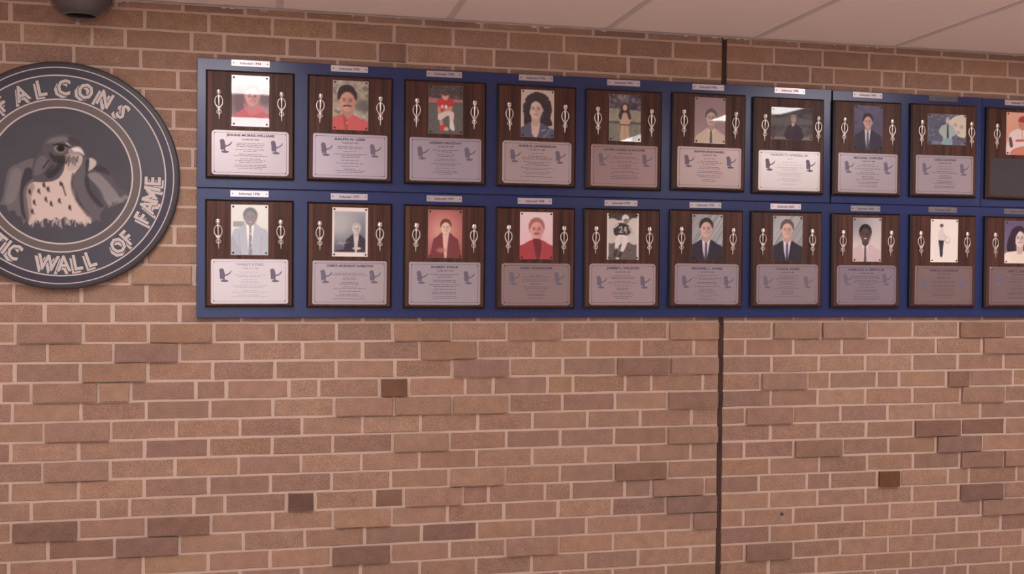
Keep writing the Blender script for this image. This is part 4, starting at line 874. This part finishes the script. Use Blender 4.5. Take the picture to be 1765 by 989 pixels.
rt = random.Random(41)
def add_text(mb, txt, size, width, x, z, bold=0.0):
    v, f = text_mesh(txt, size, width, bold); mb.add([(a + x, 0, c + z) for a, b, c in v], f)
def word_rows(mb, r_, zc, zlo, xc, maxw):
    """rows of engraved small print, too small to read: one dash for each word"""
    z = zc
    while z > zlo:
        for _ in range(r_.choice([1, 2, 2, 3])):
            if z < zlo: break
            w = maxw * r_.uniform(0.35, 1.0); x = xc - w / 2
            while x < xc + w / 2 - 0.004:
                l = min(r_.uniform(0.006, 0.020), xc + w / 2 - x); mb.flat([(x, z - 0.00075), (x + l, z - 0.00075), (x + l, z + 0.00075), (x, z + 0.00075)], 0); x += l + 0.0028
            z -= 0.0058
        z -= 0.0046
plate_mats = {}
for col, row, pic, wide, pc, rad, name, cls, year, what in PL:
    X0 = LEFT[row][col]; zt = ZC + TOPZ[row][col]
    root = empty('award_plaque', (X0 + PW / 2, BF, zt - PH)); tag(root, 'walnut plaque with ' + what, 'plaque', 'walnut award plaques on the blue boards')
    root.rotation_euler = (0, math.radians(rt.uniform(-0.25, 0.25)), 0)
    obj('bevelled_edge', ME_EDGE, M_EDGE, root); obj('face_board', ME_FACE, M_WOOD, root)
    # photograph, acrylic cover, tacks
    if wide: u0, u1, v0, v1 = 0.238, 0.818, 0.108, 0.437
    else: u0, u1, v0, v1 = 0.292, 0.708, 0.048, 0.512
    x0, x1, z0, z1 = (u0 - 0.5) * PW, (u1 - 0.5) * PW, uz(v1), uz(v0)
    pt = pic(); INK_GAIN = 1.22
    me = print_mesh(pt, x0, x1, z0, z1, 76 if wide else 52, 54 if wide else 76, PY - 0.0012)
    ph = obj('photograph', me, M_PRINT, root)
    mb = MB(); mb.box(x0, x1, PY - 0.0010, PY, z0, z1); obj('photo_backing', mb.mesh('photo_backing'), M_WHITEMETAL, ph)
    mb = MB(); cxm, czm = (x0 + x1) / 2, (z0 + z1) / 2; hx, hz = (x1 - x0) / 2 + 0.0015, (z1 - z0) / 2 + 0.0015
    mb.box(-hx, hx, -0.0018, 0.0, -hz, hz); cov = obj('acrylic_cover', mb.mesh('acrylic_cover'), M_ACRYL, root, (cxm, PY - 0.0016, czm))
    tilt = {(0, 0): (0, 0), (4, 0): (0, 0.8), (5, 0): (-0.5, 0), (6, 0): (0.35, 1.2), (9, 0): (-0.7, 0)}.get((col, row), (rt.uniform(-0.25, 0.25), rt.uniform(-0.4, 0.4)))
    cov.rotation_euler = (math.radians(tilt[0]), 0, math.radians(tilt[1]))
    for sx in (-1, 1):
        for sz in (-1, 1): obj('tack', ME_TACK, M_SCREW, root, (cxm + sx * (hx - 0.0085), PY - 0.0034, czm + sz * (hz - 0.0085)))
    # engraved metal plate
    if pc not in plate_mats:
        l = [q * 0.74 for q in lin(pc)]; plate_mats[pc] = plain('brushed plate', l, 0.34, metal=0.5, spec=0.4)
    pl = obj('metal_plate', ME_PLATE[rad].copy(), plate_mats[pc], root, (0, PY, 0))
    bm_ = M_INKP if pc[0] > 218 else M_INK
    if name:
        mb = MB(); xc = (plx0 + plx1) / 2; zn = plz1 - 0.0185
        add_text(mb, name, 0.0110, min(0.165, 0.0085 * len(name)), xc, zn, 0.00045)
        if cls: add_text(mb, cls, 0.0066, 0.0046 * len(cls), xc, zn - 0.0135, 0.0002)
        word_rows(mb, rt, zn - 0.027, plz0 + 0.020, xc, 0.125)
        obj('engraved_text', mb.mesh('engraved_text', fix=False), bm_, pl, (0, -0.0018, 0))['kind'] = 'stuff'
        obj('engraved_border', ME_BORD[rad].copy(), bm_, pl, (0, -0.0018, 0))
        lowz = -0.014 if col in (4, 5, 6, 8) and row == 1 else 0.0
        for sx in (-1, 1): obj('falcon_emblem', ME_LOGO.copy() if bm_ is M_INKP else ME_LOGO, M_INKP if bm_ is M_INKP else M_LOGO, pl, (xc + sx * 0.087 + 0.0035, -0.0018, plz1 - 0.057 + lowz))
    for sx in (plx0 + 0.0105, plx1 - 0.0105):
        for sz in (plz0 + 0.0105, plz1 - 0.0105): obj('plate_pin', ME_PIN, M_SCREW, pl, (sx, -0.0017, sz))
    for u in (0.148, 0.852):
        if wide: u = 0.148 if u < 0.5 else 0.905
        o = obj('torch_ornament', ME_ORN, M_SILVER, root, ((u - 0.5) * PW, PY - 0.0020, uz(0.318))); o.rotation_euler = (0, math.radians(rt.uniform(-2, 2)), 0)
    # year plate on the board above
    X, Z = on_wall(*NP[row][col], BF - 0.001); g = NPC[row][col]
    nr = empty('year_plate', (X, BF, Z - 0.01125)); tag(nr, 'small metal year plate above the ' + SHORT[row][col] + ' plaque', 'nameplate', 'small metal year plates on the blue boards')
    if g not in plate_mats: plate_mats[g] = plain('year plate metal', [q * 0.88 for q in lin((g, g * 0.95, g * 0.97))], 0.36, metal=0.6)
    mb = MB(); mb.chamfer_box(-0.066, 0.066, -0.0016, 0, 0, 0.0225, 0.0006); obj('plate', mb.mesh('plate'), plate_mats[g], nr)
    mb = MB(); add_text(mb, 'Inducted ' + year, 0.0125, 0.072, 0, 0.0113, 0.0003); obj('engraved_text', mb.mesh('engraved_text', fix=False), M_INK, nr, (0, -0.0019, 0))['kind'] = 'stuff'
    for sx in (-0.058, 0.058): obj('plate_pin', ME_PIN, M_SCREW, nr, (sx, -0.0016, 0.0113))
    nr.rotation_euler = (0, math.radians(rt.uniform(-0.4, 0.4)), 0)
